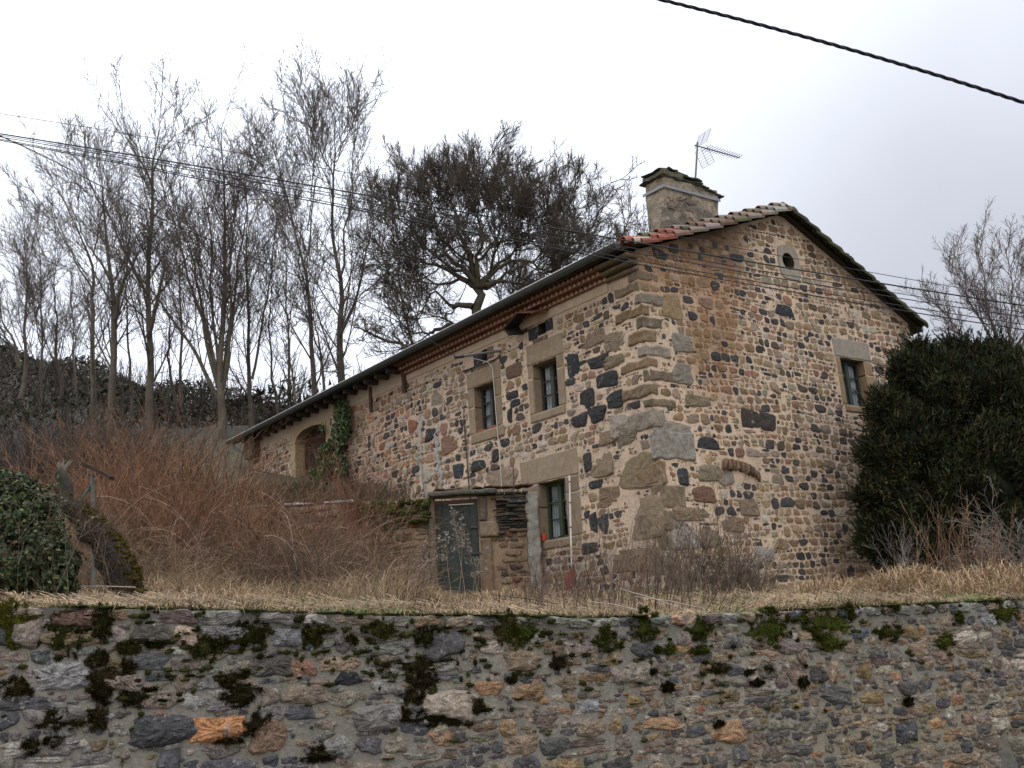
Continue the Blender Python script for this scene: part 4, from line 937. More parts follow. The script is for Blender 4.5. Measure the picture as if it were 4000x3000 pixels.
def make_tree(name, label, group, Y, stems, r0, seed, cfg, wood=(.095, .08, .064), twig=(.085, .07, .06), cat='tree'):
    """stems: pixel polylines at depth Y (first is the main one)"""
    rng = np.random.default_rng(seed); root = empty('bare_tree', at(*stems[0][0], Y), label, cat, group)
    tr = MB(); cr = MB(); SP = []; SR = []
    for si, st in enumerate(stems):
        yy = Y+rng.normal(0, .25) if si else Y
        st = [(x, y+(st[0][1]-y)*cfg.get('low', .16)) for x, y in st]
        P = np.array([at(x, y, Y+(yy-Y)*j/(len(st)-1)+(rng.normal(0, .5)*j/(len(st)-1) if j else 0)) for j, (x, y) in enumerate(st)])
        rr = r0 if si == 0 else float(np.interp(P[0, 2], SP[0][:, 2], SR[0]))/.72*rng.uniform(.62, .85)
        P, R = resample(P, .72*rr*(1-.95*np.linspace(0, 1, len(P))**.7), 16)
        w = rng.normal(0, .055, P.shape)*cfg.get('gn', 1); w[0] = 0; w[1:-1] = (w[:-2]+w[1:-1]+w[2:])*.6; P = P+w
        SP.append(P); SR.append(np.maximum(R, .014))
    SP, SR = np.array(SP), np.array(SR)
    tubes(tr, SP, SR, 7, 0, bark_col(rng, len(SP), wood)); tr.build('trunk', M['bark'], root)
    P, R = SP, SR
    Ls = np.linalg.norm(np.diff(SP, axis=1), axis=2).sum(1)
    for li, L_ in enumerate(cfg['lv']):
        if li == 0:
            ab = np.repeat((.45*Ls+.55*Ls[0])[:, None], L_['k'], 1)*L_['lenf']; P, R = grow(rng, P, R, absl=ab, **L_)
            kp = rng.random(len(P)) < np.repeat(np.clip(Ls/Ls[0]*1.15, .3, 1), L_['k']); P, R = P[kp], R[kp]
        else: P, R = grow(rng, P, R, **L_)
        if li == 0 and cfg.get('keep'):
            pass
        tubes(cr, P, R, 5 if li == 0 else (4 if li == 1 else 3), 0, bark_col(rng, len(P), twig if li > 1 else wood))
        if li == 0: P = np.concatenate([P]); 
    if cfg.get('tipsrc', True):
        # twigs straight on the upper stems
        P2, R2 = grow(rng, SP, SR, k=14, t0=.35, ang=(.35, .8), lenf=.12, n=5, wob=.08, up=.12, rf=.4, tip=.011)
        tubes(cr, P2, R2, 3, 0, bark_col(rng, len(P2), twig))
        P2, R2 = grow(rng, P2, R2, k=5, t0=.2, ang=(.3, .8), lenf=.5, n=4, wob=.15, up=.08, rf=.8, tip=.0075); tubes(cr, P2, R2, 3, 0, bark_col(rng, len(P2), twig))
    cr.build('crown', M['twig'], root); adopt(root); return root
d = math.radians
POPLAR = dict(lv=[dict(k=20, t0=.13, ang=(d(20), d(44)), lenf=.34, n=8, wob=.045, up=.06, rf=.34, tip=.015, fall=.5),
                  dict(k=9, t0=.10, ang=(d(20), d(48)), lenf=.48, n=6, wob=.07, up=.05, rf=.50, tip=.011, fall=.5),
                  dict(k=7, t0=.10, ang=(d(20), d(50)), lenf=.58, n=4, wob=.10, up=.05, rf=.7, tip=.008, fall=.5)])
THIN = dict(lv=[dict(k=14, t0=.25, ang=(d(20), d(45)), lenf=.22, n=7, wob=.07, up=.10, rf=.4, tip=.012),
                dict(k=7, t0=.15, ang=(d(25), d(50)), lenf=.5, n=5, wob=.1, up=.06, rf=.55, tip=.009),
                dict(k=5, t0=.15, ang=(d(25), d(50)), lenf=.55, n=4, wob=.12, up=.05, rf=.7, tip=.0075)])
TG = 'bare trees on the slope behind the farmhouse'
TREES = [
 ('small bare tree with three spreading stems at the left edge of the picture', 50, [[(80, 1560), (98, 1290), (108, 1000), (92, 620)], [(80, 1440), (25, 1290), (-50, 1130)], [(82, 1430), (5, 1180), (-70, 880)]], .17, POPLAR),
 ('short bare tree with forked low stems just right of the leftmost tree', 54, [[(240, 1560), (225, 1300), (215, 1050), (212, 820)], [(240, 1470), (300, 1300), (370, 1060)], [(236, 1450), (185, 1340), (120, 1120)]], .15, POPLAR),
 ('tall bare tree whose crown leans left and stays lower than its neighbours', 48, [[(362, 1640), (362, 1200), (360, 940), (300, 740), (190, 480)], [(363, 1000), (400, 760), (380, 520)], [(363, 1150), (280, 950), (100, 600)]], .20, POPLAR),
 ('slim bare tree with pale straight trunk left of the tallest left-hand tree', 45, [[(447, 1700), (445, 1120), (425, 900), (400, 620), (385, 420)], [(446, 1250), (500, 950), (520, 720)], [(440, 1120), (330, 900), (260, 690)], [(428, 850), (330, 640), (260, 520)]], .25, POPLAR),
 ('tall straight bare tree with narrow high crown reaching above the overhead cables', 45, [[(582, 1700), (575, 1200), (590, 700), (600, 400), (612, 270)], [(575, 1320), (640, 1000), (655, 720)], [(576, 1150), (470, 900), (380, 700), (270, 500)], [(590, 720), (500, 480), (455, 310)], [(592, 700), (680, 480), (685, 320)]], .27, POPLAR),
 ('big bare tree with a fan of many thick stems rising from one mossy base', 42, [[(862, 1800), (865, 1500), (872, 1000), (880, 600), (868, 250)], [(862, 1540), (800, 1280), (760, 900), (640, 520)], [(860, 1500), (770, 1150), (690, 800), (590, 430)], [(866, 1480), (925, 1050), (960, 700), (985, 400)], [(864, 1500), (825, 1100), (815, 750), (755, 330)], [(866, 1520), (900, 1200), (910, 800), (930, 480)], [(858, 1560), (740, 1300), (560, 1000), (430, 830)]], .30, POPLAR),
 ('slender bare tree with two upright stems between the fan-shaped tree and the twin-stemmed one', 44, [[(985, 1750), (970, 1250), (968, 850), (962, 480)], [(985, 1480), (1040, 1050), (1085, 740), (1090, 520)]], .17, POPLAR),
 ('tall bare tree with vase-shaped crown left of the straight pair beside the roof', 43, [[(1228, 1700), (1222, 1300), (1196, 950), (1130, 620), (1040, 310)], [(1205, 1000), (1230, 650), (1205, 330)], [(1200, 900), (1245, 560), (1165, 260)], [(1196, 980), (1090, 760), (1010, 540)]], .20, POPLAR),
 ('tallest bare tree with a broad rounded crown standing over the low end of the roof', 42, [[(1318, 1700), (1326, 1300), (1332, 1060), (1302, 800), (1305, 450), (1316, 235)], [(1331, 1080), (1352, 800), (1385, 540), (1400, 300)], [(1328, 1310), (1400, 1080), (1450, 850), (1545, 560)], [(1303, 800), (1250, 600), (1195, 330)], [(1304, 640), (1380, 420), (1470, 330)], [(1303, 700), (1220, 480), (1120, 370)]], .27, POPLAR),
 ('thin bare sapling leaning against the vase-shaped tree near the roof', 41, [[(1280, 1660), (1250, 1330), (1230, 1180), (1240, 980)], [(1260, 1400), (1200, 1200), (1110, 1090)]], .11, THIN),
 ('thin pale bare sapling between the slim tree and the tall straight one', 47, [[(520, 1650), (505, 1300), (485, 950), (470, 650)]], .12, THIN),
 ('thin bare sapling in front of the gap right of the tall straight tree', 46, [[(700, 1650), (665, 1350), (650, 1100), (640, 900)]], .12, THIN),
 ('thin wavy bare sapling right of the slender two-stemmed tree', 45, [[(1090, 1680), (1065, 1400), (1050, 1150), (1065, 850)]], .12, THIN),
 ('low bare sapling with arched twigs close to the eave of the barn end', 40, [[(1160, 1640), (1150, 1480), (1130, 1350), (1140, 1200)], [(1155, 1560), (1230, 1440), (1330, 1420)]], .10, THIN),
 ('thin bare tree filling the gap left of the pale slim trunk', 56, [[(160, 1600), (165, 1300), (158, 1000), (150, 740)], [(162, 1350), (120, 1100), (70, 900)]], .14, POPLAR),
 ('faint thin bare tree seen through the gap right of the tall straight tree', 57, [[(715, 1650), (712, 1250), (700, 900), (705, 520)], [(712, 1300), (650, 1050), (600, 800)]], .16, POPLAR),
 ('faint thin bare tree seen just left of the vase-shaped tree', 57, [[(1130, 1650), (1125, 1300), (1120, 950), (1100, 560)], [(1125, 1300), (1170, 1000), (1150, 700)]], .15, POPLAR),
 ('thin bare tree behind the left edge of the domed tree', 50, [[(1640, 1500), (1600, 1250), (1560, 1000), (1530, 620)], [(1610, 1300), (1660, 1050), (1650, 760)], [(1590, 1200), (1500, 980), (1440, 760)]], .16, POPLAR),
 ('thin bare tree behind the middle of the domed tree', 50, [[(1990, 1400), (2000, 1100), (2010, 850)], [(1995, 1250), (1930, 1100), (1900, 950)], [(1995, 1250), (2080, 1080), (2110, 930)]], .15, POPLAR),
 ('thin bare tree low behind the roof next to the chimney', 48, [[(2380, 1250), (2390, 1050), (2420, 860)], [(2385, 1180), (2320, 1020), (2300, 880)], [(2385, 1180), (2470, 1050), (2520, 960)]], .13, POPLAR),
 ('thin bare sapling against the hill crest right of the leftmost trees', 52, [[(300, 1600), (290, 1400), (285, 1200), (270, 950)]], .11, THIN)]
for i, (lb, Y, st, r0, cfg) in enumerate(TREES): make_tree('bare_tree', lb, TG, Y, st, r0, 100+i, cfg)

# old dense tree behind the roof
DENSE = dict(gn=1.8, tipsrc=False, low=.20, lv=[dict(k=12, t0=.22, ang=(d(30), d(65)), lenf=.42, n=9, wob=.17, up=.05, rf=.42, tip=.03, fall=.35),
                  dict(k=8, t0=.2, ang=(d(25), d(60)), lenf=.52, n=7, wob=.14, up=.08, rf=.5, tip=.016, fall=.4),
                  dict(k=8, t0=.25, ang=(d(18), d(50)), lenf=.58, n=5, wob=.10, up=.10, rf=.6, tip=.010, fall=.4),
                  dict(k=6, t0=.25, ang=(d(12), d(40)), lenf=.75, n=3, wob=.08, up=.10, rf=.75, tip=.0075, fall=.4)])
b0 = (1862, 1120)
make_tree('bare_tree', 'old gnarled bare tree with dense domed mass of fine twigs behind the roof', TG, 40,
 [[(1855, 1330), (1862, 1120), (1850, 950), (1790, 760), (1770, 600)], [b0, (1780, 1030), (1660, 930), (1560, 800), (1520, 690)], [b0, (1760, 990), (1690, 800), (1640, 610)], [b0, (1880, 900), (1860, 740), (1870, 560)],
  [b0, (1920, 1000), (1960, 800), (1975, 590)], [b0, (1960, 1020), (2050, 850), (2080, 640)], [b0, (1990, 1060), (2130, 950), (2190, 740)], [b0, (1760, 1100), (1650, 1080), (1560, 1050)], [b0, (1950, 1090), (2080, 1080), (2230, 960)], [(1850, 1200), (1770, 1190), (1720, 1150), (1620, 1180)],
  [b0, (1740, 1040), (1600, 980), (1500, 880)], [(1850, 1000), (1800, 850), (1700, 690)], [(1860, 1020), (2000, 900), (2020, 720)], [b0, (1980, 1000), (2150, 1040), (2260, 860)], [(1858, 1270), (1960, 1200), (2090, 1200), (2180, 1150)], [(1852, 1280), (1760, 1270), (1660, 1320), (1590, 1300)]], .38, 9, DENSE, wood=(.075, .065, .045), twig=(.075, .062, .05))
SPREAD = dict(gn=1.2, low=.15, lv=[dict(k=12, t0=.3, ang=(d(25), d(60)), lenf=.34, n=7, wob=.15, up=.12, rf=.5, tip=.02),
                  dict(k=7, t0=.2, ang=(d(25), d(65)), lenf=.42, n=6, wob=.16, up=.1, rf=.6, tip=.014),
                  dict(k=5, t0=.2, ang=(d(20), d(60)), lenf=.5, n=4, wob=.17, up=.08, rf=.75, tip=.011)])
make_tree('bare_tree', 'bare tree with loose rising twigs between the dense domed tree and the chimney', TG, 43,
 [[(2150, 1260), (2165, 1000), (2150, 760), (2120, 560)], [(2155, 1100), (2240, 860), (2250, 620)], [(2160, 1050), (2320, 850), (2380, 650)], [(2158, 1120), (2380, 980), (2480, 780)], [(2158, 1150), (2400, 1060), (2530, 930)]], .26, 8, SPREAD, wood=(.085, .072, .05))
GN = dict(gn=1.6, lv=[dict(k=8, t0=.2, ang=(d(35), d(80)), lenf=.35, n=8, wob=.38, up=.10, rf=.45, tip=.018),
                  dict(k=7, t0=.2, ang=(d(30), d(75)), lenf=.5, n=6, wob=.34, up=.06, rf=.6, tip=.013),
                  dict(k=5, t0=.3, ang=(d(30), d(70)), lenf=.5, n=5, wob=.33, up=.06, rf=.7, tip=.010)])
make_tree('bare_tree', 'crooked bare tree with curling limbs just above the ridge of the barn end', TG, 39,
 [[(1640, 1420), (1575, 1335), (1480, 1290), (1400, 1250), (1330, 1180)], [(1560, 1330), (1530, 1220), (1500, 1120)], [(1480, 1290), (1420, 1340), (1340, 1350)]], .16, 9, GN, wood=(.09, .08, .055))
RT = dict(low=.16, lv=[dict(k=18, t0=.2, ang=(d(20), d(45)), lenf=.36, n=7, wob=.10, up=.12, rf=.42, tip=.015),
                  dict(k=9, t0=.15, ang=(d(25), d(50)), lenf=.42, n=6, wob=.13, up=.08, rf=.6, tip=.011),
                  dict(k=6, t0=.15, ang=(d(25), d(60)), lenf=.5, n=4, wob=.16, up=.06, rf=.75, tip=.0095)])
make_tree('bare_tree', 'bare tree with fine reddish twigs behind the dark yew at the right', TG, 45,
 [[(3940, 1600), (3920, 1350), (3850, 1100), (3820, 860)], [(3925, 1400), (3790, 1150), (3720, 960)], [(3935, 1450), (3960, 1150), (3930, 880)], [(3915, 1420), (3740, 1280), (3650, 1120)], [(3940, 1400), (4080, 1150), (4100, 880)], [(3950, 1500), (4000, 1250), (4030, 950)]], .2, 12, RT, wood=(.11, .09, .08), twig=(.13, .095, .09))

# ---------------- hillside woods: one mass nobody could count
rng = np.random.default_rng(77); mb = MB()
n = 90000; x = rng.uniform(-95, 14, n); y = 45+rng.random(n)**.8*75; ok = (x/y > -.62) & (x/y < .0); x, y = x[ok], y[ok]; z = ground_z(x, y); n = len(x)
sz = rng.uniform(.12, .38, n); h = rng.uniform(0, 2.6, n)*(.7+.3*np.sin(x*.7+y*.3)); p = np.stack([x, y, z+h*.9], -1)
A = rng.normal(0, 1, (n, 3)); A = unit(A)*sz[:, None]; Bv = unit(np.cross(A, rng.normal(0, 1, (n, 3))))*sz[:, None]*.55
cl = n3(p, .16, 3); base = np.where((cl > .15)[:, None], np.array([.026, .030, .015]), np.array([.038, .033, .023]))*rng.uniform(.5, 1.3, (n, 1))
mb.add(np.stack([p-A*.6, p+Bv, p+A, ], 1).reshape(-1, 3), np.arange(3*n).reshape(-1, 3), 0, np.repeat(base, 3, 0))
n = 4200; x = rng.uniform(-90, 6, n); y = 44+rng.random(n)*70; ok = (x/y > -.62) & (x/y < -.1); x, y = x[ok], y[ok]; n = len(x); z = ground_z(x, y)
hgt = rng.uniform(1.2, 3.4, n)*np.where(y > 95, .6, 1); P0 = np.stack([x, y, z-.3], -1); tpx = P0+np.stack([rng.normal(0, .4, n), rng.normal(0, .4, n), hgt], -1)
P = P0[:, None]*(1-np.linspace(0, 1, 5)[None, :, None])+tpx[:, None]*np.linspace(0, 1, 5)[None, :, None]+rng.normal(0, .08, (n, 5, 3))
R = np.linspace(.06, .015, 5)[None]*rng.uniform(.5, 1.1, (n, 1)); tubes(mb, P, R, 3, 0, np.array([.06, .052, .042])*rng.uniform(.4, 1.2, (n, 1)))
P2, R2 = grow(rng, P, R, k=5, t0=.3, ang=(.4, 1.), lenf=.3, n=4, wob=.1, up=.12, rf=.5, tip=.018); tubes(mb, P2, R2, 3, 0, np.array([.05, .043, .034])*rng.uniform(.4, 1.2, (len(P2), 1)))
tag(mb.build('woods', M['twig']), 'dark brown-green winter scrub and woodland covering the hillside at left', 'woodland', kind='stuff')

def clump(mb, rng, root, k, hgt, spread, col, r=.006, n=8, arch=.04, k2=5, l2=.22, lean=(0, 0), up0=1., k3=0, tip=.0022, base=.25):
    """bare stems fanning out from one root"""
    a = rng.uniform(0, 2*math.pi, k); sp = np.abs(rng.normal(0, spread, k))
    dv = unit(np.stack([np.cos(a)*sp+lean[0], np.sin(a)*sp+lean[1], np.full(k, up0)], -1))
    p = np.array(root)+np.stack([rng.normal(0, base, k), rng.normal(0, base, k), rng.uniform(-.05, .02, k)], -1)
    h = hgt*rng.uniform(.55, 1.1, k); Q = [p]; st = (h/(n-1))[:, None]; out = np.stack([np.cos(a), np.sin(a), -.6+0*a], -1)
    for q in range(n-1):
        dv = unit(dv+out*arch*(q**1.2)*.5+rng.normal(0, .045, dv.shape)); Q.append(Q[-1]+dv*st)
    P = np.stack(Q, 1); R = r*rng.uniform(.6, 1.2, (k, 1))*np.linspace(1, .35, n)[None]
    c = np.array(col)*rng.uniform(.55, 1.45, (k, 1)); tubes(mb, P, R, 3, 0, c)
    if k2:
        P2, R2 = grow(rng, P, R, k=k2, t0=.25, ang=(.3, .8), lenf=l2, n=4, wob=.12, up=.05, rf=.6, tip=tip); tubes(mb, P2, R2, 3, 0, np.repeat(c, k2, 0)*rng.uniform(.8, 1.2, (len(P2), 1)))
        if k3:
            P3, R3_ = grow(rng, P2, R2, k=k3, t0=.2, ang=(.3, .9), lenf=.5, n=3, wob=.15, up=.03, rf=.7, tip=tip); tubes(mb, P3, R3_, 3, 0, np.repeat(c, k2*k3, 0)[:len(P3)]*rng.uniform(.8, 1.2, (len(P3), 1)))
# ---------------- red-brown thicket
rng = np.random.default_rng(50); mb = MB()
TH = [(330, 17.5, 1700), (430, 18.5, 1610), (540, 19, 1580), (640, 18.5, 1590), (740, 19, 1600), (840, 18.5, 1690), (930, 19, 1840), (1020, 18.5, 1900), (1120, 18, 1950), (270, 17, 1850),
      (380, 16, 1900), (560, 16, 1850), (760, 17.2, 1880), (960, 16.5, 1960), (480, 17, 1680), (690, 17, 1720), (1230, 19, 1950), (1330, 20, 1930), (1400, 20.5, 1990), (1180, 17, 2000), (1300, 17.5, 2020), (1360, 18, 2100), (880, 17.5, 1800), (600, 21, 1620), (450, 21, 1650), (1050, 20.5, 1930), (800, 21, 1780), (330, 19.5, 1740)]
for (px, Y, ty) in TH:
    b = at(px, 2270, Y); gz = float(ground_z(b[0], b[1])); top = at(px, ty, Y)[2]; hh = max(.8, top-gz)
    redness = 1.0 if px < 1100 else .8
    clump(mb, rng, (b[0], b[1], gz), int(rng.uniform(40, 90) if px < 1100 else rng.uniform(20, 45)), hh*rng.uniform(.85, 1.05), .28, (np.array([.165, .090, .052]) if px < 1100 else np.array([.15, .09, .06]))*rng.uniform(.8, 1.15)*redness, r=.0085, n=9, arch=.028, k2=7, l2=.22, k3=2, base=.55, tip=.003)
for k in range(24):   # stouter arching canes, pinkish or pale
    px = rng.uniform(300, 1350); Y = rng.uniform(14.5, 18); b = at(px, 2270, Y); gz = float(ground_z(b[0], b[1])); c_ = [(.20, .12, .09), (.13, .08, .06), (.24, .17, .13)][k % 3]
    clump(mb, rng, (b[0], b[1], gz), 3, rng.uniform(1.8, 3.0), .5, c_, r=.009, n=10, arch=.055, k2=6, l2=.12, base=.3, tip=.004)
# thin tall whips in front of the barn wall
for k in range(36):   # pale tall straw tufts before the shrubs
    px = rng.uniform(300, 1640); Y = rng.uniform(12.2, 15.5); b = at(px, 2300, Y); gz = float(ground_z(b[0], b[1]))
    clump(mb, rng, (b[0], b[1], gz), int(rng.integers(25, 80)), rng.uniform(.35, .85), .35, np.array([.27, .20, .125])*rng.uniform(.6, 1.2), r=.0032, n=7, arch=.10, k2=0, base=.16)
for px, Y, ty in ((1290, 21, 1700), (1350, 21, 1690), (1400, 21, 1720), (1440, 21.5, 1780), (1240, 21, 1760)):
    b = at(px, 2270, Y); gz = float(ground_z(b[0], b[1])); clump(mb, rng, (b[0], b[1], gz), 26, at(px, ty, Y)[2]-gz, .14, (.15, .070, .045), r=.007, n=9, arch=.015, k2=7, l2=.14, base=.2, tip=.003)
# tangled low brown stems
for k in range(50):
    px = rng.choice([rng.uniform(300, 640), rng.uniform(960, 1400)]); Y = rng.uniform(14.0, 18.5); b = at(px, 2270, Y); gz = float(ground_z(b[0], b[1]))
    clump(mb, rng, (b[0], b[1], gz), 60, rng.uniform(.9, 1.7), .7, np.array([.14, .095, .062])*rng.uniform(.4, 1.4), r=.006, n=8, arch=.10, k2=4, l2=.25, base=.5, tip=.003)
tag(mb.build('thicket', M['twig']), 'red-brown tangle of bare shrub stems left of the shed door', 'thicket', kind='stuff')
rng = np.random.default_rng(51); mb = MB()
for k in range(46):
    px = rng.uniform(-80, 480); Y = rng.uniform(24, 34); b = at(px, 2000, Y); gz = float(ground_z(b[0], b[1]))
    clump(mb, rng, (b[0], b[1], gz), 90, rng.uniform(1.3, 2.5), .5, np.array([.055, .046, .042])*rng.uniform(.6, 1.2), r=.011, n=7, arch=.03, k2=6, l2=.3, k3=2, base=1.0, tip=.006)
tag(mb.build('undergrowth', M['twig']), 'grey-brown bare undergrowth on the slope behind the red thicket', 'undergrowth', kind='stuff')

# ---------------- grass
rng = np.random.default_rng(60); mb = MB()
def blades(mb, rng, x, y, z, h, w, cols, bend=.5):
    n = len(x); a = rng.uniform(0, 6.28, n); d1 = np.stack([np.cos(a), np.sin(a), 0*a], -1); sd_ = np.stack([-np.sin(a), np.cos(a), 0*a], -1)
    sd_ = np.where((np.abs(sd_[:, :1]) < .3), np.array([1., 0, 0]), sd_)
    p = np.stack([x, y, z], -1); bn = rng.uniform(.1, 1., n)[:, None]*bend
    m = p+np.array([0, 0, 1.])*(h*.55)[:, None]+d1*bn*(h*.35)[:, None]; t = p+np.array([0, 0, 1.])*(h*(1-.35*bn[:, 0]))[:, None]+d1*bn*(h*1.05)[:, None]
    w = w[:, None]; V = np.stack([p-sd_*w, p+sd_*w, m+sd_*w*.7, m-sd_*w*.7, t], 1).reshape(-1, 3); k = (np.arange(n)*5)[:, None]
    base = mb.n; c = np.repeat(cols, 5, 0); mb.add(V, k+np.array([[0, 1, 2, 3]]), 0, c)
    Fc = k+np.array([[3, 2, 4]])+base; mb.li.append(Fc.ravel()); mb.ls.append(np.full(n, 3)); mb.mi.append(np.zeros(n, int)); mb.sm.append(np.zeros(n, bool))
def matted(mb, rng, x, y, z, ln, w, cols):
    """bent-over straw: each blade rises a little, arches and lies down"""
    n = len(x); P0 = np.stack([x, y, z], -1); sw = 2.5*n3(P0, .9, 21)+rng.normal(0, .9, n); d1 = np.stack([np.cos(sw), np.sin(sw)*.7, 0*sw], -1)
    sd_ = np.stack([-np.sin(sw), np.cos(sw), 0*sw+.6], -1)*w[:, None]; rise = rng.uniform(.12, .55, n)*ln
    up_ = np.array([0, 0, 1.]); a_ = P0+d1*(ln*.35)[:, None]+up_*rise[:, None]; b_ = P0+d1*(ln*.75)[:, None]+up_*(rise*.75)[:, None]; c_ = P0+d1*ln[:, None]+up_*(rise*rng.uniform(-.1, .5, n))[:, None]
    V = np.stack([P0-sd_, P0+sd_, a_+sd_, a_-sd_, b_+sd_*.8, b_-sd_*.8, c_], 1).reshape(-1, 3); k = (np.arange(n)*7)[:, None]; base = mb.n
    mb.add(V, np.concatenate([k+np.array([[0, 1, 2, 3]]), k+np.array([[3, 2, 4, 5]])]), 0, np.repeat(cols, 7, 0))
    Fc = k+np.array([[5, 4, 6]])+base; mb.li.append(Fc.ravel()); mb.ls.append(np.full(n, 3)); mb.mi.append(np.zeros(n, int)); mb.sm.append(np.zeros(n, bool))
def sample_lawn(rng, n, s0=-3, s1=13, d0=.3, d1=14, pw=1.6):
    s = rng.uniform(s0, s1, n); dd = d0+(d1-d0)*rng.random(n)**pw
    x = WA[0]+WT[0]*s+WN[0]*dd; y = WA[1]+WT[1]*s+WN[1]*dd
    # keep off the house, the shed and the terrace
    u = (x-C0[0])*DF[0]+(y-C0[1])*DF[1]; v = (x-C0[0])*DG[0]+(y-C0[1])*DG[1]
    ok = ~((u > -.02) & (v > -.02)) & ~((y > TERR_Y-.05) & (x < .45))
    return x[ok], y[ok], dd[ok]
x, y, dd = sample_lawn(rng, 95000, d1=15, pw=1.25); z = ground_z(x, y)-.01; P = np.stack([x, y, z], -1); g = n3(P, .9, 6)+.5*n3(P, 3, 1)
c = np.where((g > .62)[:, None], np.array([.11, .13, .045]), np.where(rng.random((len(x), 1)) < .35, [.15, .105, .07], [.27, .195, .115]))*rng.uniform(.4, 1.2, (len(x), 1))*(1+.3*n3(P, 2.2, 12)[:, None])
matted(mb, rng, x, y, z+np.clip(n3(P, 1.8, 33), 0, 1)*.08, rng.uniform(.10, .32, len(x))*np.clip(.5+dd*.3, .5, 1), rng.uniform(.0018, .004, len(x)), c)
for (n, hr, wr, d1, pw) in ((16000, (.04, .13), (.0035, .007), 15, 1.4), (11000, (.12, .42), (.0022, .004), 15, 1.0)):
    x, y, dd = sample_lawn(rng, n, d1=d1, pw=pw); z = ground_z(x, y)-.01; P = np.stack([x, y, z], -1)
    g = n3(P, .9, 6)+.5*n3(P, 3, 1); green = (g > .55)[:, None]
    c = np.where(green, np.array([.10, .12, .035]), np.array([.30, .225, .13]))*rng.uniform(.55, 1.35, (len(x), 1))
    hh = rng.uniform(*hr, len(x))*(.8+.5*n3(P, 1.6, 9))*np.clip(.45+dd*.35, .4, 1); c = c*(1+.35*n3(P, 2.2, 12)[:, None]); hh = hh*np.clip(.75+.75*n3(P, 2.6, 15), .25, 1.6); blades(mb, rng, x, y, z, np.maximum(hh, .03), rng.uniform(*wr, len(x)), c, 1.9)
n = 5200; s_ = rng.uniform(-2.5, 12, n); dd = rng.uniform(-.04, .30, n); keep = (n3(np.stack([s_, 0*s_, 0*s_], -1), 2.3, 3)+rng.normal(0, .35, n)) > .05; s_, dd = s_[keep], dd[keep]; n = len(s_)
x = WA[0]+WT[0]*s_+WN[0]*dd; y = WA[1]+WT[1]*s_+WN[1]*dd; z = wall_top(s_)+.005; P0 = np.stack([x, y, z], -1); ln = rng.uniform(.06, .26, n)
dir_ = unit(np.stack([-WN[0]+rng.normal(0, .9, n), -WN[1]+rng.normal(0, .9, n), rng.uniform(0, .8, n)], -1)); sd_ = unit(np.cross(dir_, [0, 0, 1.]))*rng.uniform(.0014, .003, (n, 1))
A_ = P0+dir_*ln[:, None]*.5; B_ = A_+dir_*ln[:, None]*.35-np.array([0, 0, 1.])*(ln*rng.uniform(.0, .45, n))[:, None]
V = np.stack([P0-sd_, P0+sd_, A_+sd_, A_-sd_, B_], 1).reshape(-1, 3); k = (np.arange(n)*5)[:, None]; base_ = mb.n
mb.add(V, k+np.array([[0, 1, 2, 3]]), 0, np.repeat(np.where(rng.random((n, 1)) < .15, [.09, .10, .04], [.24, .175, .105])*rng.uniform(.4, 1.3, (n, 1)), 5, 0))
Fc = k+np.array([[3, 2, 4]])+base_; mb.li.append(Fc.ravel()); mb.ls.append(np.full(n, 3)); mb.mi.append(np.zeros(n, int)); mb.sm.append(np.zeros(n, bool))
# flattened pale straw heaps at the right and along the thicket
for (px, Y, rr, hgt, n) in ((3560, 13.5, .55, .42, 3500), (3900, 12.6, .7, .4, 3500), (3300, 14, .5, .2, 1500), (700, 12.5, .8, .22, 2600), (900, 13.5, .9, .2, 2600), (1150, 14.5, .9, .4, 2600), (1400, 15.5, .9, .45, 2600), (560, 12.8, .35, .35, 900), (1540, 15.5, .7, .35, 1500), (1300, 14, .6, .3, 1500), (2050, 15, .7, .25, 1300)):
    b = at(px, 2300, Y); a = rng.uniform(0, 6.28, n); q = rr*np.sqrt(rng.random(n)); x = b[0]+q*np.cos(a)*1.4; y = b[1]+q*np.sin(a)
    dm = np.clip(1-(q/rr)**2, 0, 1)*hgt; z = ground_z(x, y)+dm*rng.random(n)*.8-.02
    c = np.array([.33, .24, .145])*rng.uniform(.45, 1.35, (n, 1)); blades(mb, rng, x, y, z, rng.uniform(.12, .34, n), rng.uniform(.003, .006, n), c, 2.2)
tag(mb.build('grass', M['straw']), 'matted straw-coloured winter grass with green patches above the wall', 'grass', kind='stuff')

# ---------------- dry weed stalks near the wall top
rng = np.random.default_rng(61); mb = MB()
for k in range(150):
    px = rng.choice([rng.uniform(1500, 2800), rng.uniform(1900, 2700), rng.uniform(1000, 3200)]); Y = rng.uniform(10.4, 15); b = at(px, 2330, Y)
    gz = float(ground_z(b[0], b[1])); hh = rng.uniform(.25, .95)*(1.25 if 2150 < px < 2600 else .9)*(.45 if 1600 < px < 2050 else 1)
    clump(mb, rng, (b[0], b[1], gz), int(rng.integers(2, 6)), hh, .25, np.array([.075, .05, .04])*rng.uniform(.6, 1.8), r=.0045, n=6, arch=.012, k2=int(rng.integers(0, 4)), l2=.25, lean=(rng.uniform(0, .35), 0), base=.07, tip=.002)
for (x0, y0, x1, y1) in ((2420, 2300, 2690, 2388), (2300, 2350, 2500, 2385), (2480, 2330, 2760, 2380), (1640, 2300, 1790, 2395), (1930, 2325, 2180, 2360), (1950, 2400, 1950, 2320)):
    tubes(mb, np.array([at(x0, y0, 10.6), at((x0+x1)/2, (y0+y1)/2-6, 10.3), at(x1, y1, 10.0)]), np.array([.004, .005, .005]), 4, 0, (.28, .24, .19) if x0 > 2200 else (.07, .06, .05))
tag(mb.build('weed_stalks', M['twig']), 'thin dark dry weed stalks standing and leaning along the top of the retaining wall', 'dry weeds', kind='stuff')

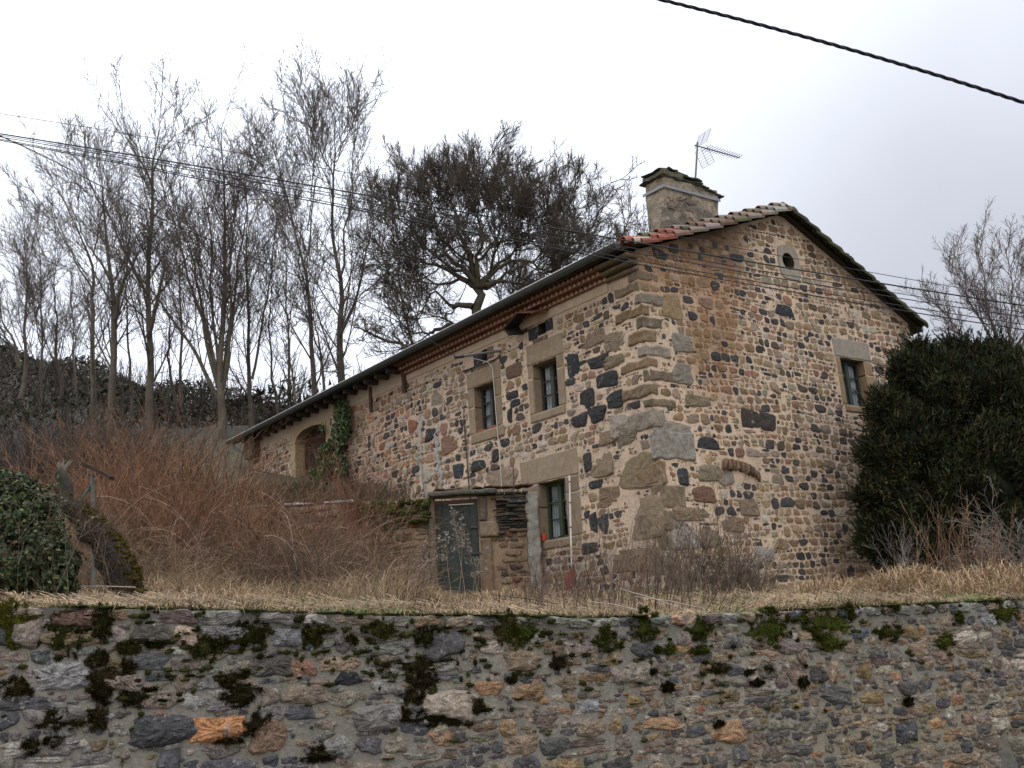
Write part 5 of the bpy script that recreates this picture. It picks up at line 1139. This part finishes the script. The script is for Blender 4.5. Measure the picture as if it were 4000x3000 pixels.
# ---------------- individual plants
def plant(name, label, cat, builder, loc, m='twig', group=None):
    mb = MB(); builder(mb); o = mb.build(name, M[m]); me = o.data
    off = Vector([float(a) for a in loc]); me.transform(Matrix.Translation(-off)); o.location = off
    return tag(o, label, cat, group)
# grey-brown bush at the house corner
b = at(2780, 2300, 16.8); b[2] = ground_z(b[0], b[1]); rng = np.random.default_rng(62)
def bush_corner(mb):
    for k in range(10):
        clump(mb, rng, (b[0]+rng.normal(0, .5), b[1]+rng.normal(0, .2), b[2]), 22, rng.uniform(.6, 1.5), .6, np.array([(.15, .12, .09), (.20, .165, .13), (.11, .08, .065)][k % 3]), r=.0055, n=7, arch=.03, k2=7, l2=.26, k3=3, lean=(rng.uniform(-.3, .2), 0), base=.14, tip=.0035)
    clump(mb, rng, (b[0]+.25, b[1], b[2]), 6, 2.3, .08, (.13, .09, .06), r=.006, n=8, arch=.005, k2=6, l2=.12, base=.1)
plant('dead_bush', 'brown twiggy dead bush at the foot of the house corner below the gable', 'bush', bush_corner, b)
# seed-head weeds before the shed door
def seedheads(px, Y, tops, label, seed):
    rng = np.random.default_rng(seed); bb = at(px, 2310, Y); bb[2] = ground_z(bb[0], bb[1])
    def f(mb):
        for (tx, ty) in tops:
            t = at(tx, ty, Y+rng.normal(0, .15)); n = 10; s = np.linspace(0, 1, n)[:, None]; r0 = bb+np.array([rng.normal(0, .08), rng.normal(0, .05), 0])
            P = r0*(1-s)+t*s+np.array([0.10*rng.normal(), 0, .0])*np.sin(s*math.pi)*.6; tubes(mb, P, np.linspace(.006, .003, n), 4, 0, (.20, .16, .12))
            for q in range(38):
                w = rng.uniform(.55, 1.0); c = r0*(1-w)+t*w; dd = unit(np.array([rng.normal(), rng.normal(), rng.uniform(.2, 1)])); ln = .10*(1.1-w)+.04
                e = c+dd*ln; tubes(mb, np.array([c, e]), np.array([.002, .0015]), 3, 0, (.20, .16, .13)); 
                A = rng.normal(0, .011, (6, 3, 3))+e; mb.add(A.reshape(-1, 3), np.arange(18).reshape(-1, 3), 0, np.array([.25, .215, .19])*rng.uniform(.6, 1.2))
    plant('seedhead_weed', label, 'weed', f, bb, group='seed-head weeds before the shed door')
seedheads(1775, 16, [(1768, 1985), (1740, 2080), (1800, 2020)], 'tallest grey weed with fluffy seed heads in front of the plank door', 63)
seedheads(1850, 16.6, [(1870, 2180), (1815, 2090), (1900, 2140)], 'grey seed-head weed before the right half of the plank door', 64)
seedheads(1690, 15.8, [(1650, 2120), (1700, 2060), (1610, 2160), (1680, 2190)], 'branching grey seed-head weed left of the plank door', 65)
# red-stemmed shrub and grey twigs before the yew
b1 = at(3760, 2280, 13.5); b1[2] = ground_z(b1[0], b1[1]); rng1 = np.random.default_rng(66)
plant('red_stemmed_shrub', 'shrub of upright orange-red bare stems in front of the dark yew', 'shrub', lambda mb: [clump(mb, rng1, (b1[0]+dx, b1[1], b1[2]), 17, h_*.85, .30, (.19, .115, .075), r=.005, n=8, arch=.006, k2=5, l2=.18, base=.14, tip=.003) for dx, h_ in ((-.25, 1.3), (.0, 1.55), (.25, 1.35), (.5, 1.1))], b1)
b2 = at(4010, 2280, 14.5); b2[2] = ground_z(b2[0], b2[1]); rng2 = np.random.default_rng(67)
plant('grey_twig_shrub', 'shrub of pale grey arching twigs at the right edge before the yew', 'shrub', lambda mb: [clump(mb, rng2, (b2[0]+rng2.normal(0, .35), b2[1]+rng2.normal(0, .2), b2[2]), 9, rng2.uniform(1.1, 1.8), .6, (.13, .12, .11), r=.0055, n=8, arch=.06, k2=7, l2=.3, k3=3, lean=(-.25, 0), base=.15, tip=.0035) for k in range(6)], b2)
b3 = at(3540, 2270, 15.5); b3[2] = ground_z(b3[0], b3[1]); rng3 = np.random.default_rng(68)
plant('grey_sapling', 'small thin grey twiggy sapling at the left foot of the yew', 'sapling', lambda mb: clump(mb, rng3, b3, 16, 1.0, .35, (.17, .15, .14), r=.005, n=7, arch=.02, k2=7, l2=.3, k3=2, base=.08), b3)

# ---------------- yew
rng = np.random.default_rng(70); yc = at(3790, 1830, 22.6); yb = np.array([yc[0], yc[1], float(ground_z(yc[0], yc[1]))])
yew = empty('yew_tree', yb, 'huge dark green rounded yew hiding the right end of the gable', 'tree')
lobes = [(3455, 1600, .42, 22.1), (3540, 1450, .42, 22.3), (3440, 1760, .50, 22.), (3430, 1930, .52, 22.), (3435, 2100, .50, 21.9), (3730, 1370, .3, 22.8), (3590, 1370, .25, 22.5), (3900, 1385, .35, 23), (3560, 1980, .9, 22.0), (3640, 1600, 1.1, 22.6), (3560, 1760, 1.0, 22.2), (3790, 1560, 1.15, 22.8), (3950, 1620, 1.2, 22.8), (3760, 1900, 1.5, 22.4), (3960, 1950, 1.5, 22.6), (3600, 2120, .95, 21.9), (3820, 2120, 1.2, 22.), (4080, 1750, 1.3, 22.8), (3680, 1470, .55, 22.6), (3870, 1450, .62, 22.9), (3640, 1420, .35, 22.6), (3800, 1400, .38, 22.8), (3500, 1660, .55, 22.1), (3960, 1440, .45, 23), (4100, 1500, .8, 23)]
mb = MB(); core = MB()
for (px, py, r, Y) in lobes:
    c = at(px, py, Y); nn = int(9500*r*r)
    D = unit(rng.normal(0, 1, (nn, 3))); rad = r*(.80+.26*n3(D*2.6+px, 1, 1)+.14*n3(D*6+py, 1, 2))*(1.08-.45*rng.random(nn)**2); p = c+D*rad[:, None]*np.array([1, 1, 1.05])
    ax = unit(D*.55+rng.normal(0, .45, (nn, 3))+np.array([0, 0, .5])); ln = rng.uniform(.07, .19, nn)[:, None]; wv = unit(np.cross(ax, rng.normal(0, 1, (nn, 3))))*rng.uniform(.012, .03, nn)[:, None]
    V = np.stack([p-wv, p+wv, p+ax*ln], 1).reshape(-1, 3)
    lum = rng.uniform(.35, 1.5, (nn, 1))*(1+.4*n3(p, 1.9, 4)[:, None]); cc = np.array([.020, .026, .011])*lum; br = rng.random(nn) < .10; cc[br] = np.array([.05, .032, .016]); br = (rng.random(nn) < .22) & (rad > r*.8); cc[br] = np.array([.052, .054, .024])
    mb.add(V, np.arange(3*nn).reshape(-1, 3), 0, np.repeat(cc, 3, 0))
    moss_pad(core, c, r*.60, r*.60, r*.62, rng, (.009, .012, .006), n=12)  # solid core lump, darker than the needles to imitate shade inside the crown
nn = 1500; k = rng.integers(0, len(lobes), nn); cs = np.array([at(l[0], l[1], l[3]) for l in lobes])[k]; rs = np.array([l[2] for l in lobes])[k]
D = unit(rng.normal(0, 1, (nn, 3))); P0 = (cs+D*rs[:, None]*.85)[:, None]; dd = unit(D*.8+np.array([0, 0, .7])+rng.normal(0, .3, (nn, 3)))[:, None]; P = P0+dd*np.linspace(0, 1, 4)[None, :, None]*rng.uniform(.15, .45, (nn, 1, 1))
tubes(mb, P, np.full((nn, 4), .006), 3, 0, (.02, .022, .012))
for q in range(9):
    b_ = P[:, 1]+(P[:, 3]-P[:, 1])*rng.random((nn, 1)); ax = unit(dd[:, 0]+rng.normal(0, .6, (nn, 3)))*.07; wv = unit(np.cross(ax, rng.normal(0, 1, (nn, 3))))*.014
    mb.add(np.stack([b_-wv, b_+wv, b_+ax], 1).reshape(-1, 3), np.arange(3*nn).reshape(-1, 3), 0, np.repeat(np.array([.024, .028, .012])*rng.uniform(.4, 1.6, (nn, 1)), 3, 0))
mb.build('foliage', M['needle'], yew); 
for i in range(len(core.v)): pass
core.build('shade_core', M['needle'], yew)
mb = MB(); tubes(mb, np.array([yb-[0, 0, .2], yb+[.1, 0, 1.], yc]), np.array([.28, .22, .12]), 9, 0, (.06, .04, .03)); mb.build('trunk', M['bark'], yew); adopt(yew)

# ---------------- ivy bush at left, leaning trunk, post
def leaves(mb, rng, P, N, size, cols):
    n = len(P); a = unit(np.cross(N, rng.normal(0, 1, (n, 3)))); b = unit(np.cross(N, a)); s = (size*rng.uniform(.6, 1.3, n))[:, None]
    V = np.stack([P-a*s, P-b*s*.75+N*s*.15, P+a*s, P+b*s*.75+N*s*.15], 1).reshape(-1, 3); mb.add(V, np.arange(4*n).reshape(-1, 4), 0, np.repeat(cols, 4, 0))
rng = np.random.default_rng(71); mb = MB(); ib = at(60, 2330, 10.2); ib[2] = float(ground_z(ib[0], ib[1]))
for (px, py, r, Y) in ((60, 2060, .42, 10.4), (-40, 2000, .5, 10.6), (150, 2200, .36, 10.2), (30, 2230, .45, 10.2), (110, 2010, .26, 10.4), (220, 2290, .22, 10.1), (-80, 2180, .5, 10.3), (60, 1930, .22, 10.5), (200, 2130, .2, 10.3), (150, 1990, .16, 10.3), (20, 1890, .15, 10.5), (245, 2200, .15, 10.2), (100, 1950, .14, 10.3)):
    c = at(px, py, Y); nn = int(16000*r*r)+500; D = unit(rng.normal(0, 1, (nn, 3))); rad = r*(.85+.25*n3(D*3+px, 1, 1))*(1.08-.4*rng.random(nn)**2); p = c+D*rad[:, None]
    col = np.where((rng.random((nn, 1)) < .14), [.085, .10, .03], [.028, .042, .018])*rng.uniform(.4, 1.6, (nn, 1)); col[rng.random(nn) < .12] = (.07, .05, .03); leaves(mb, rng, p, unit(D+rng.normal(0, .5, (nn, 3))), .026, col)
    moss_pad(mb, c, r*.58, r*.58, r*.58, rng, (.010, .013, .008), n=10)  # core lump in near-black green, inner shade of the bush put into colour
for k in range(70):
    a0 = at(rng.choice([rng.uniform(-60, 140), rng.uniform(120, 250)]), rng.uniform(1930, 2250), rng.uniform(10., 10.4)); dv = unit(np.array([rng.uniform(.1, 1), rng.normal(0, .4), rng.uniform(-.3, 1.1)])); L_ = rng.uniform(.15, .42); tt_ = np.linspace(0, 1, 9)
    Q = a0+dv*tt_[:, None]*L_+np.array([0, 0, -.12])*(tt_**2)[:, None]*rng.uniform(-.5, 1.2); tubes(mb, Q, np.full(9, .003), 3, 0, (.08, .06, .04))
    fern = rng.random() < .35; leaves(mb, rng, Q+rng.normal(0, .012, Q.shape), unit(rng.normal(0, 1, Q.shape)+[0, -1, .5]), .016 if fern else .022, np.tile([.11, .11, .03] if fern else [.035, .05, .022], (9, 1))*rng.uniform(.5, 1.4, (9, 1)))
for k in range(14): clump(mb, rng, (ib[0]+rng.uniform(-.6, .6), ib[1]-.1, ib[2]), 8, rng.uniform(.5, 1.1), .4, (.12, .09, .07), r=.004, n=6, arch=.03, k2=4, l2=.3, base=.2)
o = mb.build('ivy_bush', M['leaf']); o.data.transform(Matrix.Translation(-Vector(ib.tolist()))); o.location = ib.tolist(); tag(o, 'dense glossy green ivy bush at the left edge behind the retaining wall', 'ivy bush')
rng = np.random.default_rng(72); tb = at(505, 2310, 11.6)
lt = empty('leaning_trunk', tb, 'dead broken tree trunk with moss leaning over the ivy bush', 'tree stump')
pts = [(530, 2420), (470, 2220), (400, 2110), (320, 2020), (262, 1960), (246, 1890), (240, 1850), (232, 1830)]; rad = np.array([.155, .16, .145, .125, .095, .062, .052, .05])
P, R = resample(np.array([at(x, y, 11.6+.02*i) for i, (x, y) in enumerate(pts)]), rad, 22); R = R*(1+.10*np.sin(np.arange(22)*1.7)+rng.normal(0, .04, 22)); P = P+rng.normal(0, .008, P.shape)
mb = MB(); tubes(mb, P, R, 14, 0, (.034, .029, .022))
for i in range(len(mb.v)): mb.v[i] = mb.v[i]+.035*np.stack([n3(mb.v[i], 9, 1), n3(mb.v[i], 9, 2), n3(mb.v[i], 9, 3)], -1)
tubes(mb, np.array([at(270, 1980, 11.6), at(230, 1950, 11.7), at(190, 1940, 11.8)]), np.array([.07, .05, .035]), 8, 0, (.06, .045, .035))
for k in range(5): tubes(mb, np.array([P[-2], P[-1]+np.array([rng.normal(0, .06), 0, .06+rng.random()*.05])]), np.array([.045, .008]), 5, 0, (.10, .08, .06))
mb.build('trunk', M['bark'], lt)
mb = MB()
for k in range(260):
    q = rng.integers(0, 15); side = unit(np.cross(P[min(q+1, 21)]-P[q], np.array([0, 1., 0]))); side = side if side[2] > 0 else -side
    t_ = rng.random(); b_ = P[q]*(1-t_)+P[q+1]*t_; ph_ = rng.normal(0, .45); oo = side*math.cos(ph_)+np.array([0, -1., 0])*math.sin(ph_)
    moss_pad(mb, b_+oo*R[q]*.97, .045, .045, .018, rng, np.array([.075, .062, .010])*rng.uniform(.4, 1.2), n=6, fuzz=40)
mb.build('moss', M['moss'], lt)
mb = MB()
for k in range(26): clump(mb, rng, P[rng.integers(2, 17)]-[0, .12, 0], 16, .35, 1.2, (.10, .075, .055), r=.003, n=5, arch=.15, k2=3, l2=.4, base=.06)
mb.build('twigs', M['twig'], lt); adopt(lt)
pb = at(365, 2300, 13.2); post = empty('metal_post', pb, 'old grey-green post with a slanting dark plank nailed across its top', 'post')
mb = MB(); tubes(mb, np.array([at(366, 2320, 13.2), at(361, 1855, 13.2)]), np.array([.030, .026]), 6, 0, (.11, .12, .11), cap=True); mb.build('pole', M['paint'], post)
a_, b_ = at(322, 1812, 13.15), at(438, 1868, 13.15); ax = unit(b_-a_); pv = unit(np.cross(ax, [0, 1., 0]))
mb = MB(); boxv(mb, lambda x, y, z: a_+np.asarray(x)[..., None]*ax+np.asarray(y)[..., None]*np.array([0, 1., 0])+np.asarray(z)[..., None]*pv, 0, float(np.linalg.norm(b_-a_)), -.05, .06, -.022, .022, 0, (.045, .03, .025), seg=.06, rough=.008); mb.build('cross_plank', M['wood'], post)
mb = MB(); tubes(mb, np.array([at(352, 1900, 13.18), at(300, 1975, 13.18)]), np.array([.022, .022]), 4, 0, (.08, .13, .12)); mb.build('brace', M['paint'], post); adopt(post)
fb_ = at(400, 2292, 10.9); mb = MB(); tubes(mb, np.array([at(270, 2292, 10.9), at(400, 2290, 10.9), at(530, 2294, 10.9)]), np.array([.004, .006, .006]), 5, 0, (.32, .27, .22)); tubes(mb, np.array([at(340, 2293, 10.9), at(290, 2325, 10.9)]), np.array([.005, .003]), 4, 0, (.32, .27, .22))
o = mb.build('fallen_stick', M['twig']); tag(o, 'thin pale forked stick lying in front of the leaning trunk', 'stick')

# ---------------- ivy on the barn doorway and green weeds at its foot
rng = np.random.default_rng(73); mb = MB()
def ivy_patch(px, py, rx, ry, n):
    a = rng.uniform(0, 6.28, n); q = np.sqrt(rng.random(n)); x = px+rx*q*np.cos(a); y = py+ry*q*np.sin(a)
    P = np.array([(lambda r: CAM+r*(((C0-CAM)@DG-rng.uniform(.05, .35))/(r@DG)))(ray(xx, yy)) for xx, yy in zip(x, y)])
    col = np.where(rng.random((n, 1)) < .12, [.16, .17, .05], [.035, .06, .022])*rng.uniform(.45, 1.6, (n, 1)); leaves(mb, rng, P, unit(-DG+rng.normal(0, .6, (n, 3))), .055, col)
for q in ((1335, 1610, 32, 55, 420), (1320, 1700, 26, 60, 420), (1300, 1760, 30, 50, 350), (1265, 1790, 28, 60, 500), (1245, 1850, 42, 32, 520), (1255, 1670, 10, 20, 50), (1350, 1660, 20, 60, 250), (1330, 1820, 30, 50, 300)): ivy_patch(*q)
mb_o = mb.build('climbing_ivy', M['leaf']); tag(mb_o, 'green ivy climbing the wall beside the arched barn door', 'ivy')
rng = np.random.default_rng(74); mb = MB()
for (px, py, n, sp) in ((1010, 1880, 1500, 70), (1100, 1890, 1500, 80), (1180, 1900, 1500, 70), (1250, 1910, 1500, 60), (930, 1870, 1200, 60), (1330, 1930, 1000, 60)):
    x = px+rng.normal(0, sp*.6, n); c = np.array([at(xx, py, 28.5+rng.uniform(-2, 2)) for xx in x]); z = ground_z(c[:, 0], c[:, 1]); h = rng.uniform(.2, .8, n)
    blades(mb, rng, c[:, 0], c[:, 1], z, h, rng.uniform(.012, .025, n), np.array([.055, .062, .024])*rng.uniform(.4, 1.5, (n, 1)), .8)
for k in range(40):
    px = rng.uniform(800, 1480); Y = rng.uniform(24.2, 29.5); c = at(px, 1900, Y); clump(mb, rng, (c[0], c[1], float(ground_z(c[0], c[1]))), 50, rng.uniform(.4, 1.0), .6, np.array([.10, .075, .045])*rng.uniform(.5, 1.2), r=.008, n=6, arch=.10, k2=5, l2=.3, base=.6, tip=.005)
tag(mb.build('weeds', M['leaf']), 'olive green brambles and weeds on the terrace before the barn end', 'weeds', kind='stuff')

# ---------------- small things by the ground-floor window
o_ = H(2.71, -.10, 4.84); e_ = H(2.70, -.22, 2.95)
mb = MB(); tubes(mb, np.array([o_, e_]), np.full(2, .019), 8, 0, (.62, .61, .58), cap=True)
for t in (.07, .30, .57): c = o_*(1-t)+e_*t; tubes(mb, np.array([c-[0, 0, .012], c+[0, 0, .012]]), np.full(2, .024), 8, 0, (.06, .06, .06), cap=True)
o = mb.build('white_pole', M['plain']); tag(o, 'thin white pole with black rings leaning on the wall right of the lower window', 'pole')
mb = MB(); rb = H(2.66, -.3, 2.78); rng = np.random.default_rng(75)
tubes(mb, np.array([rb-[.06, 0, .35], rb+[0, 0, -.1], rb+[.05, 0, .12]]), np.array([.07, .12, .05]), 8, 0, (.17, .04, .03))
for i in range(len(mb.v)): mb.v[i] = mb.v[i]+.02*np.stack([n3(mb.v[i], 14, 1), n3(mb.v[i], 14, 2), n3(mb.v[i], 14, 3)], -1)
o = mb.build('red_rag', M['plain']); tag(o, 'crumpled red rag in the grass at the foot of the white pole', 'rag')
mb = MB(); pc = H(3.86, -.0, 3.60); tubes(mb, np.array([pc, pc+[0, 0, .04], pc+[0, 0, .12], pc+[0, 0, .15]]), np.array([.045, .05, .062, .06]), 14, 0, (.48, .07, .04), cap=True)
o = mb.build('flower_pot', M['plain']); tag(o, 'small bright red pot on the sill of the lower front window', 'pot')
for (u, lb) in ((6.08, 'left red brick lying on the sill of the left upper window'), (5.60, 'right red brick lying on the sill of the left upper window')):
    mb = MB(); boxv(mb, H, u-.13, u+.15, .02, .12, 6.402, 6.462, 0, (.24, .085, .05), seg=.08, rough=.005, rnd=.01); o = mb.build('brick', M['tile']); tag(o, lb, 'brick', 'bricks on the window sill')
mb = MB(); ir = at(2005, 1820, 23.3); tubes(mb, np.array([at(2008, 1935, 23.3), ir]), np.full(2, .014), 6, 0, (.06, .035, .03), cap=True)
tag(mb.build('iron_rod', M['metal']), 'rusty iron rod standing upright on the terrace above the shed door', 'rod')

# ---------------- overhead cables
def cable(label, pts, Y, r, col=(.018, .02, .024), name='overhead_cable', group='overhead cables crossing in front of the farmhouse'):
    xs_, ys_ = np.array([p[0] for p in pts], float), np.array([p[1] for p in pts], float); c = np.polyfit(xs_, ys_, min(3, len(pts)-1))
    X = np.linspace(xs_[0], xs_[-1], 50); Yp = np.polyval(c, X); Yv = Y if callable(Y) else (lambda x: Y)
    P = np.array([at(x, y, Yv(x)) for x, y in zip(X, Yp)]); d0 = unit(P[0]-P[1]); d1 = unit(P[-1]-P[-2]); r = r*.85; P = np.concatenate([[P[0]+d0*14], P, [P[-1]+d1*14]])
    mb = MB(); tubes(mb, P, np.full(len(P), r), 6, 0, col); o = mb.build(name, M['rubber']); return tag(o, label, 'cable', group)
cable('thickest black cable of the bundle crossing the gable below the round opening', [(0, 524), (750, 640), (1500, 780), (2400, 931), (3200, 1066), (4000, 1194)], 14, .0115)
cable('thin uppermost wire running past the round gable opening', [(196, 474), (1500, 702), (2500, 895), (3200, 1028), (3700, 1115), (4000, 1165)], 14.6, .0055)
cable('thin wire directly below the thickest cable', [(0, 530), (750, 652), (1500, 795), (2400, 960), (3200, 1091), (4000, 1222)], 14.1, .006)
cable('third wire from the top of the lower bundle', [(0, 536), (750, 662), (1500, 807), (2400, 975), (3200, 1110), (4000, 1239)], 14.2, .0075)
cable('next to lowest wire crossing the corner under the eave', [(0, 545), (750, 680), (1500, 838), (2400, 1000), (3200, 1140), (4000, 1268)], 14.3, .0075)
cable('lowest wire of the bundle crossing the corner quoins', [(0, 549), (750, 690), (1500, 846), (2400, 1012), (3200, 1159), (4000, 1288)], 14.4, .009)
# service line to the bracket
ce = H(5.95, -.66, 8.15); Pc = [at(x, y, Yy) for x, y, Yy in ((-300, 400, 12.6), (0, 530, 14.5), (172, 607, 15.6), (650, 866, 18.9), (1019, 1018, 21.3), (1500, 1222, 24.2))]+[ce]
Pc, _ = resample(np.array(Pc), np.ones(7), 40)
for _k in range(3): Pc[1:-1] = (Pc[:-2]+Pc[1:-1]*2+Pc[2:])/4
mb = MB(); tubes(mb, Pc, np.full(40, .009), 6, 0, (.02, .02, .022)); tag(mb.build('service_cable', M['rubber']), 'single slack cable coming down from upper left to the bracket under the eave', 'cable')
# twisted bundle overhead at upper right
X = np.linspace(2500, 4100, 260); cf = np.polyfit([2586, 2821, 3165, 3617, 4000], [0, 58, 150, 280, 401], 2); base = np.array([at(x, np.polyval(cf, x), 7.) for x in X])
T_ = unit(np.gradient(base, axis=0)); A_ = unit(np.cross(T_, [0, 0, 1.])); B_ = np.cross(T_, A_); s_ = np.linalg.norm(np.diff(base, axis=0), axis=1).cumsum(); s_ = np.concatenate([[0], s_]); mb = MB()
for k in range(3):
    th = s_*2*math.pi/.26+k*2.094; P = base+(A_*np.cos(th)[:, None]+B_*np.sin(th)[:, None])*.0075; tubes(mb, P, np.full(len(P), .0068), 6, 0, (.02, .021, .028))
tag(mb.build('twisted_cable', M['rubber']), 'thick twisted black cable crossing the sky at upper right', 'cable')
